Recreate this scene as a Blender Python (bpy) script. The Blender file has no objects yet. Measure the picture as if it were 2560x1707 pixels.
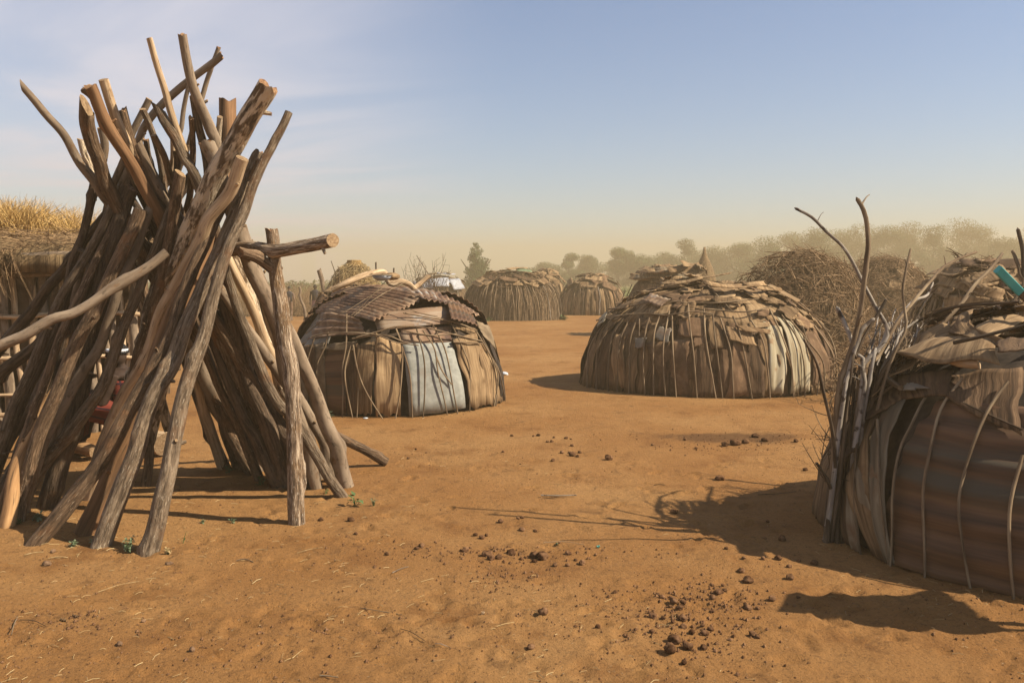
import bpy, bmesh, math, random
import numpy as np
from mathutils import Vector, Matrix

# ---------------------------------------------------------------- camera, sky, sun, exposure
SC = bpy.context.scene
COL = SC.collection
R = math.radians
F, CX, CY, HORIZ, CAMH = 2133.0, 1280.0, 853.5, 700.0, 1.6
PITCH = math.atan((CY - HORIZ) / F)
cam = bpy.data.objects.new('camera', bpy.data.cameras.new('camera'))
COL.objects.link(cam)
cam.location = (0, 0, CAMH)
cam.rotation_euler = (math.pi / 2 - PITCH, 0, 0)
cam.data.sensor_width = 36.0
cam.data.lens = F * 36.0 / 2560.0
cam.data.clip_start = 0.05
cam.data.clip_end = 2000
SC.camera = cam

SUN_EL, SUN_AZ = R(42), R(12)          # elevation; how far behind the camera plane the sun stands, on the right
SUN_DIR = Vector((math.cos(SUN_EL) * math.cos(SUN_AZ), -math.cos(SUN_EL) * math.sin(SUN_AZ), math.sin(SUN_EL)))
sun = bpy.data.objects.new('sun', bpy.data.lights.new('sun', 'SUN'))
COL.objects.link(sun)
sun.data.energy = 5.0
sun.data.angle = R(0.55)
sun.data.color = (1.0, 0.90, 0.74)
sun.rotation_euler = SUN_DIR.to_track_quat('Z', 'Y').to_euler()
sun.location = (20, -10, 30)

W = bpy.data.worlds.new('World')
SC.world = W
W.use_nodes = True
wn, wl = W.node_tree.nodes, W.node_tree.links
wn.clear()
wout = wn.new('ShaderNodeOutputWorld')
bg = wn.new('ShaderNodeBackground')
sky = wn.new('ShaderNodeTexSky')
sky.sky_type = 'NISHITA'
sky.sun_disc = False
sky.sun_elevation = SUN_EL
sky.sun_rotation = math.atan2(SUN_DIR.x, SUN_DIR.y)
sky.air_density, sky.dust_density, sky.ozone_density = 1.0, 0.5, 2.2
bg.inputs['Strength'].default_value = 0.066
tc = wn.new('ShaderNodeTexCoord')
sep = wn.new('ShaderNodeSeparateXYZ')
wl.new(tc.outputs['Generated'], sep.inputs[0])
def wmath(op, a, b=None, c=None):
    n = wn.new('ShaderNodeMath'); n.operation = op
    for i, x in enumerate((a, b, c)):
        if x is None: continue
        if isinstance(x, (int, float)): n.inputs[i].default_value = x
        else: wl.new(x, n.inputs[i])
    return n.outputs[0]
zz = wmath('MAXIMUM', sep.outputs[2], 0.03)
px = wmath('DIVIDE', sep.outputs[0], zz)
py = wmath('DIVIDE', sep.outputs[1], zz)
cmb = wn.new('ShaderNodeCombineXYZ')
wl.new(wmath('ADD', wmath('MULTIPLY', px, 0.55), wmath('MULTIPLY', py, 0.10)), cmb.inputs[0])
wl.new(wmath('ADD', wmath('MULTIPLY', py, 0.85), wmath('MULTIPLY', px, 0.35)), cmb.inputs[1])
nz = wn.new('ShaderNodeTexNoise')
nz.inputs['Scale'].default_value = 0.62
nz.inputs['Detail'].default_value = 7
nz.inputs['Roughness'].default_value = 0.55
nz.inputs['Distortion'].default_value = 0.6
wl.new(cmb.outputs[0], nz.inputs['Vector'])
mr = wn.new('ShaderNodeMapRange')
mr.interpolation_type = 'SMOOTHSTEP'
mr.inputs[1].default_value, mr.inputs[2].default_value = 0.40, 0.66
wl.new(nz.outputs['Fac'], mr.inputs[0])
mr2 = wn.new('ShaderNodeMapRange')          # the thin cloud lies to the left of the view
mr2.interpolation_type = 'SMOOTHSTEP'
mr2.inputs[1].default_value, mr2.inputs[2].default_value = 0.02, -0.34
wl.new(sep.outputs[0], mr2.inputs[0])
cf = wmath('MULTIPLY', wmath('MULTIPLY_ADD', mr.outputs[0], 0.6, 0.3), mr2.outputs[0])
mx = wn.new('ShaderNodeMix'); mx.data_type = 'RGBA'
wl.new(cf, mx.inputs['Factor'])
wl.new(sky.outputs[0], mx.inputs['A'])
mx.inputs['B'].default_value = (6.1, 5.7, 6.1, 1)
tn = wn.new('ShaderNodeMix'); tn.data_type = 'RGBA'; tn.blend_type = 'MULTIPLY'; tn.inputs['Factor'].default_value = 1.0
wl.new(mx.outputs['Result'], tn.inputs['A']); tn.inputs['B'].default_value = (0.93, 1.0, 1.07, 1)
wl.new(tn.outputs['Result'], bg.inputs['Color'])
wl.new(bg.outputs[0], wout.inputs['Surface'])

SC.view_settings.view_transform = 'Standard'
SC.view_settings.look = 'None'
SC.view_settings.gamma = 1
SC.view_settings.exposure = 1.08
SC.cycles.use_denoising = True
SC.cycles.max_bounces = 6
SC.cycles.diffuse_bounces = 3
SC.cycles.volume_bounces = 0
SC.cycles.use_adaptive_sampling = True

# ---------------------------------------------------------------- helpers
rng = random.Random(7)
nr = np.random.RandomState(11)
CAM = np.array([0, 0, CAMH])
def ray(u, v):
    x, y = (u - CX) / F, (CY - v) / F
    c, s = math.cos(PITCH), math.sin(PITCH)
    return np.array([x, c + y * s, y * c - s])
def at(u, v, Y):
    d = ray(u, v); return CAM + d * (Y / d[1])
def gnd(u, v):
    d = ray(u, v); return CAM + d * (-CAMH / d[2])

def vnoise(p, seed=0):
    p = np.asarray(p, float)
    i = np.floor(p).astype(np.int64); f = p - i; f = f * f * (3 - 2 * f)
    def h(dx, dy, dz):
        n = ((i[..., 0] + dx) * 73856093) ^ ((i[..., 1] + dy) * 19349663) ^ ((i[..., 2] + dz) * 83492791) ^ (seed * 2654435)
        n = (n ^ (n >> 13)) & 0xffffffff
        n = (n * 1274126177) & 0xffffffff
        n = n ^ (n >> 16)
        return (n & 0xffff) / 32767.5 - 1
    r = 0
    for dx in (0, 1):
        wx = f[..., 0] if dx else 1 - f[..., 0]
        for dy in (0, 1):
            wy = f[..., 1] if dy else 1 - f[..., 1]
            for dz in (0, 1):
                wz = f[..., 2] if dz else 1 - f[..., 2]
                r = r + wx * wy * wz * h(dx, dy, dz)
    return r
def fbm(p, octv=4, seed=0):
    p = np.asarray(p, float); a, t, r = 1.0, 0, 0
    for o in range(octv):
        r = r + a * vnoise(p * 2 ** o + o * 17.3, seed + o); t += a; a *= .5
    return r / t
def n1(x, seed=0):
    x = np.atleast_1d(np.asarray(x, float))
    return fbm(np.stack([x, x * 0 + seed * 3.7, x * 0], -1), 2, seed)

def gh(x, y):
    """height of the trodden earth"""
    x = np.asarray(x, float); y = np.asarray(y, float); z = np.zeros(np.broadcast(x, y).shape)
    p = np.stack([x + z, y + z, z], -1)
    near = np.clip((16 - p[..., 1]) / 8, 0, 1)
    return 0.022 * fbm(p * .55, 3, 3) + near * (0.011 * fbm(p * 3.1, 3, 5) + 0.006 * np.abs(fbm(p * 9, 3, 9)) - .006)

class MB:
    def __init__(s): s.V, s.F, s.C, s.M, s.n = [], [], [], [], 0
    def add(s, V, Fc, C=None, m=0):
        V = np.asarray(V, float).reshape(-1, 3)
        s.V.append(V); s.C.append(np.asarray(C, float).reshape(-1, 3) if C is not None else V.copy())
        k = s.n
        s.F.extend([tuple(i + k for i in f) for f in Fc])
        s.M.extend(m if isinstance(m, (list, tuple)) else [m] * len(Fc))
        s.n += len(V)
    def build(s, name, mats, parent=None, loc=None, smooth=True):
        V = np.concatenate(s.V); C = np.concatenate(s.C)
        if parent is not None: loc = np.array(root_loc(parent))
        elif loc is None:
            loc = np.array([V[:, 0].mean(), V[:, 1].mean(), V[:, 2].min()])
        loc = np.array(loc, float)
        me = bpy.data.meshes.new(name)
        me.from_pydata((V - loc).tolist(), [], s.F)
        a = me.attributes.new('co', 'FLOAT_VECTOR', 'POINT')
        a.data.foreach_set('vector', C.astype(np.float32).ravel())
        for m in (mats if isinstance(mats, (list, tuple)) else [mats]): me.materials.append(MAT[m])
        if max(s.M, default=0): me.polygons.foreach_set('material_index', s.M)
        if smooth: me.polygons.foreach_set('use_smooth', [True] * len(me.polygons))
        me.update()
        o = bpy.data.objects.new(name, me); COL.objects.link(o)
        if parent is not None: o.parent = parent
        else: o.location = loc
        return o
def root_loc(o):
    while o.parent is not None: o = o.parent
    return o.location
def thing(name, label, cat, loc, group=None):
    o = bpy.data.objects.new(name, None); COL.objects.link(o)
    o.location = loc; o.empty_display_size = .2
    return tag(o, label, cat, group)
def tag(o, label, cat, group=None, kind=None):
    o['label'] = label; o['category'] = cat
    if group: o['group'] = group
    if kind: o['kind'] = kind
    return o

def spline(P, step):
    P = np.asarray(P, float)
    if len(P) < 2: return P
    Q = np.vstack([2 * P[0] - P[1], P, 2 * P[-1] - P[-2]])
    out = []
    for i in range(1, len(Q) - 2):
        n = max(1, int(math.ceil(np.linalg.norm(Q[i + 1] - Q[i]) / step)))
        t = np.arange(n)[:, None] / n
        a, b, c, d = Q[i - 1], Q[i], Q[i + 1], Q[i + 2]
        out.append(.5 * (2 * b + (c - a) * t + (2 * a - 5 * b + 4 * c - d) * t ** 2 + (3 * b - a - 3 * c + d) * t ** 3))
    out.append(Q[-2][None]); return np.vstack(out)

def tube(mb, P, r0, r1=None, seg=8, step=.06, rough=.05, seed=None, m=0, mc=None, ends=('cut', 'cut'), knots=0, smooth_path=True, wob=0.0):
    """a limb along P with bark relief; ends cut, torn or pointed"""
    seed = rng.randrange(9999) if seed is None else seed
    P = spline(P, step) if smooth_path else np.asarray(P, float)
    n = len(P); r1 = r0 if r1 is None else r1
    L = np.concatenate([[0], np.cumsum(np.linalg.norm(np.diff(P, axis=0), axis=1))])
    if wob:
        q = np.stack([L * 2.2, L * 0 + seed, L * 0], -1)
        P = P + np.stack([fbm(q, 2, 1), fbm(q, 2, 2), fbm(q, 2, 3)], -1) * wob
    T = np.gradient(P, axis=0); T /= np.linalg.norm(T, axis=1)[:, None] + 1e-9
    A = np.cross(T[0], [0.31, 0.2, 0.93]); A /= np.linalg.norm(A) + 1e-9
    U = np.zeros_like(P)
    for i in range(n):
        A = A - T[i] * A.dot(T[i]); A /= np.linalg.norm(A) + 1e-9; U[i] = A
    B = np.cross(T, U)
    t = L / max(L[-1], 1e-6)
    rad = r0 + (r1 - r0) * t if np.isscalar(r0) else np.interp(t, np.linspace(0, 1, len(r0)), r0)
    a = np.arange(seg) * 2 * math.pi / seg
    ca, sa = np.cos(a), np.sin(a)
    q = np.stack([np.broadcast_to(ca * 1.3, (n, seg)), np.broadcast_to(sa * 1.3, (n, seg)), np.broadcast_to((L * 2.5)[:, None], (n, seg))], -1) + seed * 1.37
    rr = rad[:, None] * (1 + rough * 1.6 * fbm(q, 2, seed))
    if seg >= 10:
        q2 = np.stack([np.broadcast_to(ca * 3.5, (n, seg)), np.broadcast_to(sa * 3.5, (n, seg)), np.broadcast_to((L * 4)[:, None], (n, seg))], -1) + seed
        rr = rr * (1 + rough * 1.0 * fbm(q2, 2, seed + 5))
    kr = random.Random(seed)
    for k in range(knots):
        lk, ak = kr.random() * L[-1], kr.random() * 6.28
        h = kr.uniform(.25, .6); s_ = kr.uniform(.8, 1.5) * rad.mean()
        rr = rr + (rad[:, None] * h) * np.exp(-((L[:, None] - lk) / s_) ** 2) * np.exp(-((np.angle(np.exp(1j * (a[None] - ak)))) / .6) ** 2)
    V = P[:, None, :] + (U[:, None, :] * ca[None, :, None] + B[:, None, :] * sa[None, :, None]) * rr[:, :, None]
    for e, (i, sg) in enumerate(((0, -1), (n - 1, 1))):
        st = ends[e]; rd = rad[i]
        if st == 'cut':
            sh = kr.uniform(-.5, .5) * rd * np.cos(a - kr.random() * 6)
        elif st == 'slant':
            sh = 1.6 * rd * np.cos(a - kr.random() * 6)
        elif st == 'torn':
            sh = rd * (1.1 * fbm(np.stack([ca * 1.1, sa * 1.1, ca * 0 + seed * .7], -1), 2, seed) + np.array([kr.uniform(-.18, .3) for _ in range(seg)]))
        else: sh = np.zeros(seg)
        V[i] += sg * T[i][None] * sh[:, None]
    C = np.stack([np.broadcast_to(ca, (n, seg)) * rad.mean(), np.broadcast_to(sa, (n, seg)) * rad.mean(), np.broadcast_to(L[:, None], (n, seg))], -1)
    C = C + np.array([seed % 13, seed % 7, seed % 29])
    Fc = [(i * seg + j, i * seg + (j + 1) % seg, (i + 1) * seg + (j + 1) % seg, (i + 1) * seg + j) for i in range(n - 1) for j in range(seg)]
    mb.add(V.reshape(-1, 3), Fc, C.reshape(-1, 3), m)
    for e, (i, sg) in enumerate(((0, -1), (n - 1, 1))):
        ring = V[i]; ctr = ring.mean(0)
        if ends[e] == 'point': ctr = ctr + sg * T[i] * rad[i] * 1.5
        elif ends[e] == 'torn': ctr = ctr + sg * T[i] * rad[i] * kr.uniform(-.3, .3)
        CV = np.vstack([ring, ctr[None]])
        cc = np.vstack([np.stack([ca * rad[i], sa * rad[i], ca * 0 + seed], -1), [[0, 0, seed]]])
        f = [(j, (j + 1) % seg, seg) if sg > 0 else ((j + 1) % seg, j, seg) for j in range(seg)]
        mb.add(CV, f, cc, m if mc is None else mc)
    return P

def slab(mb, G, N, th, co, m=0):
    """a thin sheet with real thickness from a grid of points G[nv,nu,3] and normals N"""
    nv, nu = G.shape[:2]; k = nu * nv
    V = np.concatenate([G.reshape(-1, 3), (G - N * th).reshape(-1, 3)])
    idx = np.arange(k).reshape(nv, nu)
    Fc = []
    for j in range(nv - 1):
        for i in range(nu - 1):
            a, b, c, d = idx[j, i], idx[j, i + 1], idx[j + 1, i + 1], idx[j + 1, i]
            Fc.append((a, b, c, d)); Fc.append((d + k, c + k, b + k, a + k))
    edge = list(idx[0, :]) + list(idx[1:, -1]) + list(idx[-1, ::-1][1:]) + list(idx[::-1, 0][1:-1])
    for p, q in zip(edge, edge[1:] + edge[:1]): Fc.append((q, p, p + k, q + k))
    C = np.concatenate([co.reshape(-1, 3)] * 2)
    mb.add(V, Fc, C, m)

class Dome:
    def __init__(s, cx, cy, rx, ry, H, n=2.3): s.cx, s.cy, s.rx, s.ry, s.H, s.n = cx, cy, rx, ry, H, n
    def P(s, th, ph):
        th, ph = np.asarray(th, float), np.clip(np.asarray(ph, float), 0, math.pi / 2)
        c, sn = np.cos(ph) ** (2 / s.n), np.sin(ph) ** (2 / s.n)
        return np.stack([s.cx + s.rx * np.cos(th) * c, s.cy + s.ry * np.sin(th) * c, s.H * sn], -1)
    def N(s, th, ph):
        ph = np.clip(ph, .02, 1.5); e = 1e-3
        a = s.P(th + e, ph) - s.P(th - e, ph); b = s.P(th, ph + e) - s.P(th, ph - e)
        c = np.cross(a, b); return c / (np.linalg.norm(c, axis=-1)[..., None] + 1e-12)
    def inv(s, p):
        x, y, z = (p[..., 0] - s.cx) / s.rx, (p[..., 1] - s.cy) / s.ry, np.maximum(p[..., 2], 0) / s.H
        rho = np.hypot(x, y); th = np.arctan2(y, x); th = np.where(th > math.pi / 2, th - 2 * math.pi, th)
        return th, np.arctan2(z ** (s.n / 2), rho ** (s.n / 2)), rho ** s.n + z ** s.n
    def hit(s, u, v):
        d = ray(u, v); Y0 = s.cy - s.ry * 1.3; ts = np.linspace(max(Y0, .5), s.cy + s.ry * 1.2, 1500) / d[1]
        th, ph, f = s.inv(CAM + ts[:, None] * d)
        w = np.where(f <= 1)[0]
        i = w[0] if len(w) else int(np.argmin(f))
        return float(th[i]), float(ph[i])
    def phz(s, z): return math.asin(min(1, (max(z, 0) / s.H)) ** (s.n / 2))

def sheet(dm, quad, mat, name, parent, off=(.02, .02), th=.006, nu=10, nv=12, rag=.02, warp=.012, corr=None, curl=0.0, label=None, seed=None):
    """a sheet bent over the hut between four (theta, phi) corners TL TR BR BL"""
    seed = rng.randrange(9999) if seed is None else seed
    q = np.array(quad, float)
    W_ = np.linalg.norm(dm.P(*q[0]) - dm.P(*q[1])) + np.linalg.norm(dm.P(*q[2]) - dm.P(*q[3])); W_ /= 2
    H_ = np.linalg.norm(dm.P(*q[0]) - dm.P(*q[3])) + np.linalg.norm(dm.P(*q[2]) - dm.P(*q[1])); H_ /= 2
    if corr:
        if corr[0] == 'u': nu = max(nu, int(W_ / corr[1] * 6))
        else: nv = max(nv, int(H_ / corr[1] * 6))
    u, v = np.meshgrid(np.linspace(0, 1, nu), np.linspace(0, 1, nv))
    eu = rag * fbm(np.stack([u * 0 + seed, v * 7, u * 3], -1), 2, seed) / max(W_, .05)
    ev = rag * fbm(np.stack([u * 7, v * 0 + seed, v * 3], -1), 2, seed + 3) / max(H_, .05)
    u2, v2 = u + eu, v + ev
    tp = (q[0][None, None] * ((1 - u2) * (1 - v2))[..., None] + q[1] * (u2 * (1 - v2))[..., None] + q[2] * (u2 * v2)[..., None] + q[3] * ((1 - u2) * v2)[..., None])
    G = dm.P(tp[..., 0], tp[..., 1]); N = dm.N(tp[..., 0], tp[..., 1])
    o = off[0] + (off[1] - off[0]) * v + warp * fbm(np.stack([u * W_ * 4, v * H_ * 3, u * 0 + seed], -1), 2, seed)
    o = o + curl * (2 * u - 1) ** 2
    if corr:
        o = o + corr[2] * np.sin(2 * math.pi * (u * W_ if corr[0] == 'u' else v * H_) / corr[1])
    G = G + N * o[..., None]
    G[..., 2] = np.maximum(G[..., 2], .003)
    co = np.stack([u * W_, v * H_, u * 0 + seed % 97], -1)
    mb = MB(); slab(mb, G, N, th, co)
    ob = mb.build(name, mat, parent)
    if label: ob['label'] = label
    return ob

def scrap(dm, th, ph, w, h, rot, off, tilt, mat, name, parent, bend=0.0, thick=.008, corr=None, rag=.12, flat=.75):
    """a stiff flat piece (bark, board, tin) laid on the roof at theta, phi"""
    seed = rng.randrange(9999)
    C = dm.P(th, ph); N = dm.N(th, ph)
    Tt = np.array([-math.sin(th) * dm.rx, math.cos(th) * dm.ry, 0]); Tt /= np.linalg.norm(Tt)
    Tt = Tt - N * Tt.dot(N); Tt /= np.linalg.norm(Tt)
    Bt = np.cross(N, Tt)
    c, s = math.cos(rot), math.sin(rot)
    X, Y = Tt * c + Bt * s, Bt * c - Tt * s
    nu, nv = 7, 7
    if corr: nu = max(nu, int(w / corr * 6))
    u, v = np.meshgrid(np.linspace(-.5, .5, nu), np.linspace(-.5, .5, nv))
    x = (u * (1 + rag * fbm(np.stack([v * 4, u * 0 + seed, u * 0], -1), 2, seed))) * w
    y = (v * (1 + rag * fbm(np.stack([u * 5, v * 0 + seed, v * 2], -1), 2, seed + 1))) * h
    z = off + tilt * y + bend * (u * 2) ** 2 * w + .05 * w * fbm(np.stack([u * 3, v * 3, u * 0 + seed], -1), 2, seed)
    if corr: z = z + .007 * np.sin(2 * math.pi * u * w / corr)
    G = C + X * x[..., None] + Y * y[..., None]
    t2, p2, f2 = dm.inv(G)
    D = dm.P(t2, p2)
    G = G * flat + D * (1 - flat) + N * z[..., None]
    mb = MB(); slab(mb, G, np.broadcast_to(N, G.shape), thick, np.stack([x, y, x * 0 + seed % 97], -1))
    return mb.build(name, mat, parent)

def stickpts(dm, tps, off=.03):
    out = []
    for th, ph in tps:
        out.append(dm.P(th, ph) + dm.N(th, ph) * off)
    return np.array(out)
def stick(dm, tps, r, mat, parent, name='stick', off=.03, seg=6, wob=.006, root=True):
    P = stickpts(dm, tps, off)
    if root and P[-1][2] < .12: P[-1][2] = -.03
    mb = MB(); tube(mb, P, r, r * .75, seg=seg, step=.07, rough=.12, wob=wob)
    return mb.build(name, mat, parent)

# ---------------------------------------------------------------- materials
MAT = {}
def mk(name, cols, stretch=(1, 1, 1), ns=8.0, detail=6, rough=.92, bump=.4, bdist=.01, bs=None, patch=None, patch2=None, rnd=.12, coord='co', spec=.2, metal=0.0, nrough=.6, alb=.70):
    m = bpy.data.materials.new(name); m.use_nodes = True; MAT[name] = m
    N, L = m.node_tree.nodes, m.node_tree.links
    b = N['Principled BSDF']
    b.inputs['Roughness'].default_value = rough
    b.inputs['Specular IOR Level'].default_value = spec
    b.inputs['Metallic'].default_value = metal
    if coord == 'co':
        at_ = N.new('ShaderNodeAttribute'); at_.attribute_name = 'co'; src = at_.outputs['Vector']
    else:
        src = N.new('ShaderNodeTexCoord').outputs['Object']
    oi = N.new('ShaderNodeObjectInfo')
    ad = N.new('ShaderNodeVectorMath'); ad.operation = 'ADD'
    mu = N.new('ShaderNodeMath'); mu.operation = 'MULTIPLY'; mu.inputs[1].default_value = 41.0
    L.new(oi.outputs['Random'], mu.inputs[0]); L.new(src, ad.inputs[0]); L.new(mu.outputs[0], ad.inputs[1])
    mp = N.new('ShaderNodeMapping'); mp.inputs['Scale'].default_value = stretch
    L.new(ad.outputs[0], mp.inputs['Vector'])
    def noise(sc, det=6, vec=None):
        n = N.new('ShaderNodeTexNoise'); n.inputs['Scale'].default_value = sc; n.inputs['Detail'].default_value = det
        n.inputs['Roughness'].default_value = nrough
        L.new(vec or mp.outputs[0], n.inputs['Vector']); return n.outputs['Fac']
    f = noise(ns, detail)
    rp = N.new('ShaderNodeValToRGB'); cr = rp.color_ramp
    lo, hi = .36, .64
    cols = [tuple(x * alb for x in c) for c in cols]
    for i, c in enumerate(cols):
        p = lo + (hi - lo) * i / max(1, len(cols) - 1)
        e = cr.elements[i] if i < 2 else cr.elements.new(p)
        e.position = p; e.color = (*c, 1)
    for i, c in enumerate(cols[:2]): cr.elements[i].position = lo + (hi - lo) * i / max(1, len(cols) - 1)
    L.new(f, rp.inputs[0]); out = rp.outputs[0]
    for pt in (patch, patch2):
        if not pt: continue
        col, sc, a, z, st = pt                     # colour, noise scale, from, to, stretched?
        g = noise(sc, 5, None if st else ad.outputs[0])
        r2 = N.new('ShaderNodeMapRange'); r2.interpolation_type = 'SMOOTHSTEP'
        r2.inputs[1].default_value, r2.inputs[2].default_value = a, z
        L.new(g, r2.inputs[0]); col = tuple(x * alb for x in col)
        mx = N.new('ShaderNodeMix'); mx.data_type = 'RGBA'
        L.new(r2.outputs[0], mx.inputs['Factor']); L.new(out, mx.inputs['A']); mx.inputs['B'].default_value = (*col, 1)
        out = mx.outputs['Result']
    if rnd:
        hs = N.new('ShaderNodeHueSaturation'); r3 = N.new('ShaderNodeMapRange')
        r3.inputs[3].default_value, r3.inputs[4].default_value = 1 - rnd, 1 + rnd
        L.new(oi.outputs['Random'], r3.inputs[0]); L.new(r3.outputs[0], hs.inputs['Value']); L.new(out, hs.inputs['Color']); out = hs.outputs[0]
    L.new(out, b.inputs['Base Color'])
    if bump:
        bp = N.new('ShaderNodeBump'); bp.inputs['Strength'].default_value = bump; bp.inputs['Distance'].default_value = bdist
        L.new(noise(bs or ns * 1.6, 8), bp.inputs['Height']); L.new(bp.outputs[0], b.inputs['Normal'])
    return m

BK = (1, 1, .13)
mk('bark_grey', [(0.064, 0.043, 0.026), (0.159, 0.109, 0.066), (0.249, 0.180, 0.114)], BK, 55, patch=((0.138, 0.071, 0.034), 6, .52, .7, False), rnd=.18, bump=1, bdist=.03, alb=.95, patch2=((.33, .26, .18), 190, .56, .68, True))
mk('bark_brown', [(0.045, 0.028, 0.016), (0.117, 0.070, 0.038), (0.201, 0.125, 0.069)], BK, 48, patch=((0.191, 0.095, 0.042), 5, .55, .7, False), rnd=.2, bump=1, bdist=.03, alb=.95, patch2=((.30, .21, .13), 190, .56, .68, True))
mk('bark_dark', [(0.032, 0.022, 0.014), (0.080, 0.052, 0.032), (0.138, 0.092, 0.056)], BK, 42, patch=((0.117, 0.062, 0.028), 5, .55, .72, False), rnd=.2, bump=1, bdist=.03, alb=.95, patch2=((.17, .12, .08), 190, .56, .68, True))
mk('bark_smooth', [(0.122, 0.084, 0.053), (0.196, 0.140, 0.090), (0.244, 0.180, 0.120)], (1, 1, .25), 14, patch=((0.138, 0.076, 0.036), 9, .58, .72, False), rnd=.14, bump=.35, alb=.95, patch2=((.085, .06, .038), 60, .54, .68, True))
mk('bark_post', [(0.058, 0.036, 0.021), (0.180, 0.119, 0.072), (0.424, 0.314, 0.208)], BK, 60, patch=((0.170, 0.100, 0.048), 5, .5, .7, False), rnd=.1, bump=1, bdist=.03, alb=1.15, patch2=((.52, .43, .32), 190, .56, .68, True))
mk('bark_fleck', [(0.053, 0.033, 0.020), (0.180, 0.123, 0.072), (0.615, 0.475, 0.320)], (1, 1, .25), 42, patch=((0.138, 0.081, 0.040), 7, .52, .62, False), patch2=((0.636, 0.494, 0.328), 26, .47, .57, True), rnd=.1, bump=1, bdist=.03, alb=.95)
mk('wood_bare', [(0.212, 0.109, 0.046), (0.382, 0.209, 0.088), (0.530, 0.314, 0.140)], (1, 1, .06), 30, patch=((0.180, 0.104, 0.052), 6, .55, .7, True), rnd=.1, bump=.4, alb=.9, patch2=((.085, .05, .026), 75, .56, .68, True))
mk('wood_pale', [(0.276, 0.180, 0.100), (0.445, 0.304, 0.172), (0.594, 0.427, 0.264)], (1, 1, .07), 34, patch=((0.233, 0.133, 0.064), 6, .56, .7, False), rnd=.1, bump=.4, alb=.9, patch2=((.085, .05, .026), 75, .56, .68, True))
mk('wood_orange', [(0.106, 0.057, 0.027), (0.212, 0.109, 0.048), (0.307, 0.166, 0.080)], (1, 1, .06), 30, rnd=.1, bump=.45, patch2=((.085, .05, .026), 75, .56, .68, True))
mk('wood_end', [(0.254, 0.152, 0.076), (0.403, 0.257, 0.132), (0.530, 0.361, 0.200)], (1, 1, 1), 60, rnd=.15, bump=.5, alb=.55)
mk('wood_end_torn', [(0.170, 0.081, 0.036), (0.339, 0.180, 0.084), (0.488, 0.294, 0.152)], (1, 1, 1), 55, rnd=.15, bump=.9, alb=.6)
mk('twig', [(0.107, 0.067, 0.036), (0.214, 0.144, 0.082), (0.332, 0.240, 0.140)], (1, 1, .1), 40, rnd=.25, bump=.5)
mk('twig_pale', [(.18, .14, .10), (.34, .28, .215), (.50, .43, .35)], (1, 1, .12), 40, patch=((.08, .055, .04), 14, .55, .62, False), rnd=.2, bump=.5)
mk('twig_dark', [(0.037, 0.025, 0.015), (0.091, 0.060, 0.035), (0.150, 0.101, 0.061)], (1, 1, .1), 40, rnd=.25, bump=.5)
FB = (1, .05, 1)
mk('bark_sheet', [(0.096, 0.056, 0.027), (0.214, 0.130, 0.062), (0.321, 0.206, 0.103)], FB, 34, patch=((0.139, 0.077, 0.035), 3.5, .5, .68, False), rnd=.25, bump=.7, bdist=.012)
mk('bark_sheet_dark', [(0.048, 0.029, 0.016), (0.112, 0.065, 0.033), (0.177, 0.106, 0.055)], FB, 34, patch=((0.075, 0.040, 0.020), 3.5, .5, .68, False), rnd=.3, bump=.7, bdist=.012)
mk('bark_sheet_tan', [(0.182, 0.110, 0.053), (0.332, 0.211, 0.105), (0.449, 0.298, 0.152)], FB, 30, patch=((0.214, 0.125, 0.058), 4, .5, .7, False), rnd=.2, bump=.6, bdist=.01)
mk('cardboard', [(0.161, 0.091, 0.047), (0.214, 0.125, 0.065), (0.268, 0.158, 0.082)], (1, .35, 1), 16, patch=((0.128, 0.072, 0.036), 4, .42, .62, False), rnd=.3, bump=.7, alb=.62)
mk('rust', [(.10, .048, .026), (.25, .135, .068), (.38, .24, .135)], (1, .6, 1), 5, patch=((.34, .245, .16), 3.2, .54, .70, False), rnd=.12, bump=.3, rough=.75, spec=.35)
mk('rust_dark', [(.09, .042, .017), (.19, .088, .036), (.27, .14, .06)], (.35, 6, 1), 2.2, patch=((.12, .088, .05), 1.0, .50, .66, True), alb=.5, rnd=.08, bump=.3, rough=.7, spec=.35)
mk('rust_pale', [(.17, .09, .045), (.27, .165, .09), (.34, .25, .165)], (.5, 3, 1), 3, patch=((.44, .42, .37), 2.5, .52, .66, False), rnd=.1, bump=.25, rough=.7, spec=.35)
mk('galvanised', [(.29, .285, .235), (.36, .35, .295), (.43, .42, .355)], (1, 1, 1), 11, patch=((.34, .30, .24), 5, .56, .72, False), rnd=.05, bump=.1, rough=.75, spec=.2, metal=.0, alb=.64)
mk('tin_grey', [(0.128, 0.104, 0.070), (0.203, 0.168, 0.117), (0.278, 0.230, 0.160)], (1, 1, 1), 9, patch=((0.193, 0.115, 0.062), 4, .5, .7, False), rnd=.12, bump=.2, rough=.6, spec=.4)
mk('tin_white', [(.30, .30, .30), (.42, .42, .43), (.50, .51, .54)], (1, 1, 1), 8, patch=((.35, .27, .19), 4, .54, .7, False), rnd=.1, bump=.2, rough=.55, spec=.4)
mk('board_pale', [(.25, .19, .11), (.40, .325, .20), (.48, .41, .28)], FB, 22, patch=((.30, .18, .09), 5, .56, .72, False), rnd=.1, bump=.25)
mk('board_grey', [(0.128, 0.096, 0.061), (0.214, 0.163, 0.101), (0.289, 0.226, 0.144)], FB, 22, patch=((0.161, 0.082, 0.039), 3, .5, .7, False), rnd=.12, bump=.4)
mk('canvas', [(0.139, 0.096, 0.055), (0.203, 0.144, 0.082), (0.268, 0.192, 0.113)], (1, 1, 1), 10, rnd=.15, bump=.5)
mk('shell_dark', [(.02, .014, .01), (.045, .031, .021), (.075, .052, .035)], (1, 1, 1), 9, coord='obj', rnd=.1, bump=.6)
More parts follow.
